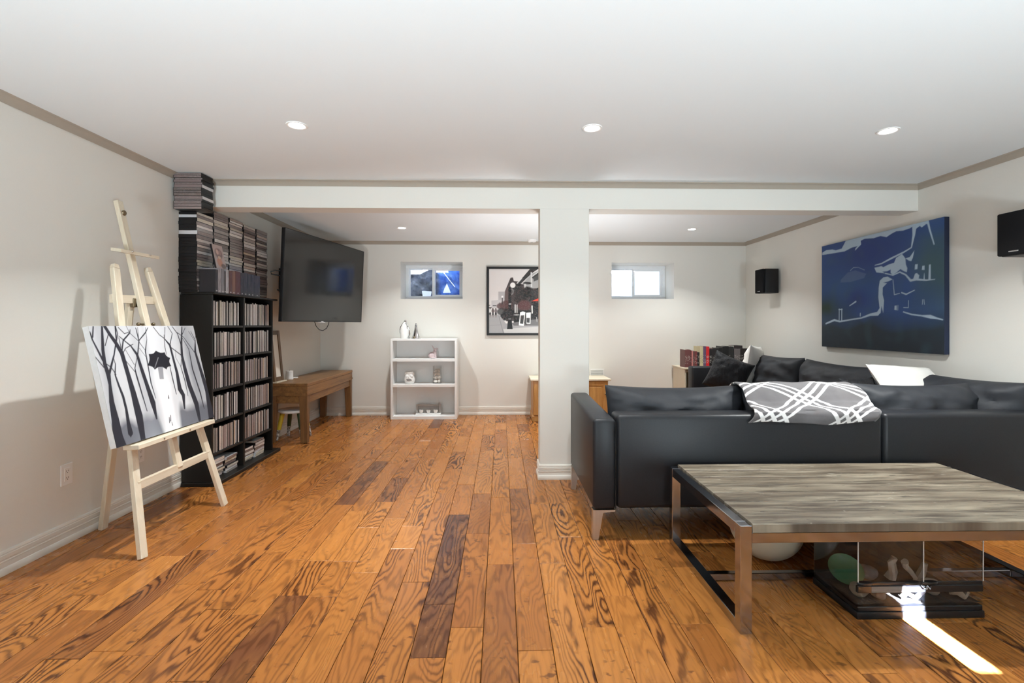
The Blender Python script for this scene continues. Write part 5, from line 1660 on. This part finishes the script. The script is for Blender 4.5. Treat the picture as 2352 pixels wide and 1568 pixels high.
p.put(np.clip((U - .72 + .1 * n1) * 4, 0, 1) * np.clip(1.15 - np.abs(V - .38) * 2.0, 0, 1) * np.clip((V - .02) * 8, 0, 1), slate)
p.put(np.clip((.36 - U - .12 * n1) * 4, 0, 1) * np.exp(-((V - .62) / .11) ** 2), green)
p.put(np.clip((V - .64 + .06 * n1) * 6, 0, 1) * np.clip((np.abs(U - .42) - .08) * 8 + (V - .66) * 14, 0, 1), np.array(lin((.15, .20, .24))))
p.put(np.clip((V - .78 + .04 * n1) * 4, 0, 1) * .9, dark)
p.put(np.clip(n2 * .35, 0, .22), slate)
p.put(p.poly_mask([(.20, .36), (.27, .30), (.34, .29), (.44, .335), (.42, .37), (.30, .39), (.20, .385)]) * .35, np.array(lin((.40, .47, .58))))
LB = np.array(lin((.64, .72, .79)))
for s_ in NIGHT_S:
    p.put(p.stroke_mask([(a / 1000, b / 1000, w / 1000 * 1.15) for a, b, w in s_]), LB)
for n_, pts in NIGHT_P:
    p.put(p.poly_mask([(a / 1000, b / 1000) for a, b in pts]), LB)
p.put(p.stroke_mask([(.295, .285, .004), (.325, .262, .004), (.37, .268, .003), (.425, .30, .003)]) * .6, LB)
p.put(p.poly_mask([(.575, .355), (.60, .345), (.63, .352), (.66, .335), (.655, .362), (.60, .372)]) * .0, sky)
xf = XR - .042
me = p.sheet(Vector((xf - .0006, ay1, az1)) - root_loc(t), (0, ay0 - ay1, 0), (0, 0, az0 - az1), 'painted_face'); me.materials.append(M_PAINT); link('painted_face', me, t)
g_edge = plain('painted_edge', lin((.10, .14, .24)) + [1], .7, var=.3, scale=5)
mb = MB(); mb.box(xf, XR - .004, ay0, ay1, az0, az1, .002); part('stretched_canvas', mb, g_edge, t)

def speaker(y0, y1, z0, z1, label, x0=3.072):
    t = thing('wall_speaker', label, 'speaker', (XR, (y0 + y1) / 2, z0), 'black speakers on the wall above the sofa')
    mb = MB(); mb.box(x0 + .030, XR - .03, y0, y1, z0, z1, .006, 2); part('cabinet', mb, M_BLACK, t)
    mb = MB(); mb.box(x0, x0 + .028, y0 + .002, y1 - .002, z0 + .002, z1 - .002, .008, 2); g_ = part('grille', mb, M_GRILLE, t)
    mb = MB(); mb.box(x0 - .0015, x0 + .002, (y0 + y1) / 2 - .028, (y0 + y1) / 2 + .028, z0 + .020, z0 + .028, .0008); part('badge', mb, M_SILVER, g_, 'small silver badge')
    mb = MB(); mb.box(XR - .031, XR, (y0 + y1) / 2 - .03, (y0 + y1) / 2 + .03, z0 + .08, z1 - .06, .003); part('wall_bracket', mb, M_BLACK, t)
speaker(5.555, 5.735, 1.572, 1.858, 'small black speaker high on the wall above the white pillow in the far corner')
speaker(2.700, 2.900, 1.615, 1.880, 'black speaker on the wall next to the blue painting, nearer the camera', 3.068)

# ------------------------------------------------------------------ coffee table of weathered planks in a chrome frame
TX0, TX1, TY0, TY1, TZ = .924, 2.462, 1.829, 2.612, .420
t = thing('coffee_table', 'low coffee table with weathered grey planks in a square chrome tube frame', 'table', (1.69, 2.22, 0))
tw = .046
for x in (TX0, TX1 - tw):
    for y in (TY0, TY1 - tw):
        mb = MB(); mb.box(x, x + tw, y, y + tw, 0, TZ, .002); part('leg', mb, M_CHROME, t)
    mb = MB(); mb.box(x, x + tw, TY0 + tw, TY1 - tw, TZ - .044, TZ, .002); part('top_rail', mb, M_CHROME, t)
    mb = MB(); mb.box(x, x + tw, TY0 + tw, TY1 - tw, 0, .040, .002); part('floor_rail', mb, M_CHROME, t)
for y in (TY0 + .001, TY1 - tw + .012):
    mb = MB(); mb.box(TX0 + tw, TX1 - tw, y, y + .032, .352, .3925, .002); part('front_rail' if y < 2 else 'rear_rail', mb, M_CHROME, t)
mb = MB(); mb.box(TX0 + tw, TX1 - tw, 2.215, 2.245, .002, .034, .002); part('stretcher', mb, M_CHROME, t)
rpk = random.Random(4)
ys = [TY0 - .002, 1.948, 2.06, 2.172, 2.285, 2.398, 2.508, TY1 + .002]
for k in range(7):
    mb = MB()
    a, b = ys[k], ys[k + 1]
    x0_, x1_ = TX0 + tw + .001, TX1 - tw - .001
    ztop = .4285 + rpk.uniform(-.0012, .0012)
    n = 26
    L = []
    for i in range(n + 1):
        x = x0_ + (x1_ - x0_) * i / n
        j0 = .0012 * mnoise.noise((x * 9, k * 3.1, 0)); j1 = .0012 * mnoise.noise((x * 9, k * 3.1, 4)); dz = .0012 * mnoise.noise((x * 6, k * 5.0, 9))
        L.append([mb.bm.verts.new(q) for q in ((x, a + .0008 + j0, .3935), (x, a + .0008 + j0, ztop - .003 + dz), (x, a + .004 + j0, ztop + dz), (x, b - .004 + j1, ztop + dz), (x, b - .0008 + j1, ztop - .003 + dz), (x, b - .0008 + j1, .3935))])
    for q0, q1 in zip(L, L[1:]):
        for i in range(6):
            mb.bm.faces.new((q0[i], q0[(i + 1) % 6], q1[(i + 1) % 6], q1[i]))
    mb.bm.faces.new(L[0]); mb.bm.faces.new(L[-1][::-1])
    part('plank', mb, M_WEATHER, t)

mb = MB(); mb.ball((1.362, 2.435, .1755), .1755, nu=40, nv=26)
mb2 = mb
t = thing('cream_ball', 'large cream coloured ball on the floor under the coffee table', 'ball', (1.362, 2.435, 0))
part('ball_skin', mb2, M_BALL, t)
mb = MB(); mb.lathe([(.010, 0), (.010, .004), (.006, .006)], (1.362, 2.435, .3495), 14); part('valve', mb, M_PLASTIC, t)

# ------------------------------------------------------------------ terrarium under the table
EX0, EX1, EY0, EY1, EZ = 1.444, 1.974, 1.910, 2.190, .346
t = thing('terrarium', 'black framed glass terrarium with front doors on the floor under the coffee table', 'terrarium', (1.71, 2.05, 0))
mb = MB(); mb.box(EX0, EX1, EY0, EY1, 0, .030, .004, 2); mb.box(EX0 + .004, EX1 - .004, EY0 + .004, EY1 - .004, .030, .050, .003); part('base', mb, M_BLACK, t)
mb = MB(); mb.box(EX0, EX1, EY0, EY0 + .02, .324, EZ, .003); mb.box(EX0, EX1, EY1 - .02, EY1, .324, EZ, .003); mb.box(EX0, EX0 + .02, EY0 + .02, EY1 - .02, .324, EZ, .003); mb.box(EX1 - .02, EX1, EY0 + .02, EY1 - .02, .324, EZ, .003)
part('top_frame', mb, M_BLACK, t)
mb = MB(); mb.box(EX0 + .02, EX1 - .02, EY0 + .02, EY1 - .02, .333, .338); part('mesh_screen', mb, M_GRILLE, t)
mb = MB(); mb.box(EX0 + .006, EX1 - .006, EY0 + .005, EY0 + .009, .0502, .106); part('lower_glass', mb, M_TANK, t, smooth=False)
mb = MB(); mb.box(EX0 + .003, EX1 - .003, EY0 + .002, EY0 + .016, .106, .136, .003)
part('vent_band', mb, M_BLACK, t)
mb = MB()
for k in range(9):
    mb.box(EX0 + .06, EX0 + .20, EY0 + .0012, EY0 + .003, .110 + k * .0026, .1112 + k * .0026)
part('vent_ribs', mb, M_GREYMETAL, t, kind='stuff')
xm = 1.720
for a, b in ((EX0 + .006, xm - .0015), (xm + .0015, EX1 - .006)):
    mb = MB(); mb.box(a, b, EY0 + .004, EY0 + .008, .150, .3235); d_ = part('door_panel', mb, M_TANK, t, smooth=False)
    mb = MB(); mb.box(a, b, EY0 + .0025, EY0 + .0095, .137, .150, .002); part('door_rail', mb, M_BLACK, d_)
mb = MB(); mb.box(EX0 + .002, EX0 + .006, EY0 + .006, EY1 - .004, .0502, .3238); part('side_glass', mb, M_TANK, t, smooth=False)
mb = MB(); mb.box(EX1 - .006, EX1 - .002, EY0 + .006, EY1 - .004, .0502, .3238); part('side_glass', mb, M_TANK, t, smooth=False)
mb = MB(); mb.box(EX0 + .006, EX1 - .006, EY1 - .008, EY1 - .004, .0502, .3238); part('rear_glass', mb, M_TANK, t, smooth=False)
mb = MB(); mb.box(EX0 + .007, EX1 - .007, EY1 - .0035, EY1 - .0005, .0502, .30); part('shade_panel', mb, M_BLACK, t, 'black panel in place of the shade behind the rear glass')  # black sheet added for the shade behind the tank
for xe in (EX0 + .0035, xm - .0015, EX1 - .0065):
    mb = MB(); mb.box(xe, xe + .003, EY0 + .0015, EY0 + .0038, .1505, .3235); part('edge_glint', mb, M_VINYL, t, 'pale strip in place of the glint along the glass edge')  # pale strips paint the highlights along the glass edges
mb = MB()
for xc_ in (EX0 + .035, xm - .045, xm + .028):
    mb.lathe([(.030, -.004), (.034, 0), (.030, .005)], (xc_, EY0 + .006, .145), 20, 1, .35)
part('latch', mb, M_BLACK, t)
mb = MB(); mb.tube([(xm - .012, EY0 + .0, .136), (xm - .006, EY0 - .008, .128), (xm + .004, EY0 - .008, .126), (xm + .010, EY0, .134)], .003, 8); mb.tube([(xm + .012, EY0 + .0, .136), (xm + .018, EY0 - .008, .126), (xm + .026, EY0, .134)], .003, 8)
part('lock_clasp', mb, M_CHROME, t)
mb = MB()
n = 26
rr = {}
for i in range(n + 1):
    for j in range(14):
        x = EX0 + .007 + (EX1 - EX0 - .014) * i / n; y = EY0 + .010 + (EY1 - EY0 - .02) * j / 13
        rr[i, j] = mb.bm.verts.new((x, y, .0515 + .007 * (mnoise.noise((x * 16, y * 16, 1)) + 1)))
for i in range(n):
    for j in range(13):
        mb.bm.faces.new((rr[i, j], rr[i + 1, j], rr[i + 1, j + 1], rr[i, j + 1]))
M_SUB = plain('dark_substrate', (.035, .028, .022, 1), .9, var=.6, scale=120, bump=.6, bdist=.003)
o = part('substrate', mb, M_SUB, t); o['kind'] = 'stuff'

# things inside the terrarium
cx, cy = 1.522, 2.085
mb = MB(); Mb = MX((cx, cy, .112), -.35, math.radians(42), 0)
prof = [(.016, -.014), (.040, -.010), (.060, .004), (.068, .014), (.064, .013), (.055, .004), (.034, -.006), (.004, -.008)]
mb.lathe(prof, (0, 0, 0), 28)
for v in mb.bm.verts: v.co = Mb @ v.co
single('green_dish', mb, M_GREEN, 'round green plastic dish tilted inside the terrarium by its side glass', 'dish', (cx, cy, .06))
def rock(name, c, r, seed, m_, label, group=None, sx=1.0, sy=1.0, sz=.7):
    mb = MB(); mb.ball((0, 0, 0), r * sx, r * sy, r * sz, 14, 10)
    for v in mb.bm.verts:
        v.co *= 1 + .32 * mnoise.noise(v.co * (1.7 / r) * .6 + Vector((seed, seed * 2, 0)))
    for v in mb.bm.verts: v.co += Vector(c)
    return single(name, mb, m_, label, 'stone', c, group)
rock('pale_stone', (1.512, 1.985, .082), .036, 1.0, M_STONE, 'pale flat stone in the terrarium in front of the green dish')
rock('grey_stone', (1.635, 2.110, .090), .040, 2.0, M_GSTONE, 'biggest dark grey stone in the middle of the terrarium', None, 1.2, .8, .8)
rock('grey_stone', (1.575, 1.965, .076), .028, 3.0, M_GSTONE, 'small dark stone behind the lower glass of the terrarium')
# bleached wood pieces
def drift(pts, r, r1, label, name='bleached_wood', flat=.7):
    mb = MB(); mb.tube(pts, r, 10, r1)
    for v in mb.bm.verts:
        v.co += Vector((mnoise.noise(v.co * 40), mnoise.noise(v.co * 40 + Vector((9, 0, 0))), mnoise.noise(v.co * 40 + Vector((0, 9, 0))))) * r * .35
    return single(name, mb, M_BLEACHED, label, 'wood piece', pts[0])
drift([(1.655, 1.945, .068), (1.675, 1.942, .090), (1.695, 1.940, .078), (1.715, 1.940, .070), (1.738, 1.942, .088), (1.765, 1.948, .098)], .011, .007, 'curly pale bleached wood piece just behind the lower terrarium glass')
drift([(1.710, 2.065, .085), (1.716, 2.060, .120), (1.706, 2.056, .160), (1.715, 2.050, .185)], .022, .012, 'upright pale wood piece leaning in the middle of the terrarium')
drift([(1.742, 2.030, .175), (1.755, 2.040, .150), (1.770, 2.030, .130), (1.790, 2.025, .10)], .015, .008, 'pale wood piece sloping down from the upright piece in the terrarium')
drift([(1.825, 2.055, .070), (1.835, 2.050, .115), (1.850, 2.050, .155)], .018, .010, 'pale wood stub in the terrarium behind the right door')
drift([(1.870, 1.950, .098), (1.895, 1.945, .088), (1.915, 1.942, .070), (1.935, 1.945, .088)], .019, .009, 'pale wood piece behind the lower glass at the end away from the dish')
rock('grey_stone', (1.815, 1.985, .092), .034, 6.0, M_STONE, 'rounded pale stone behind the right terrarium door', None, 1.1, .8, 1.0)
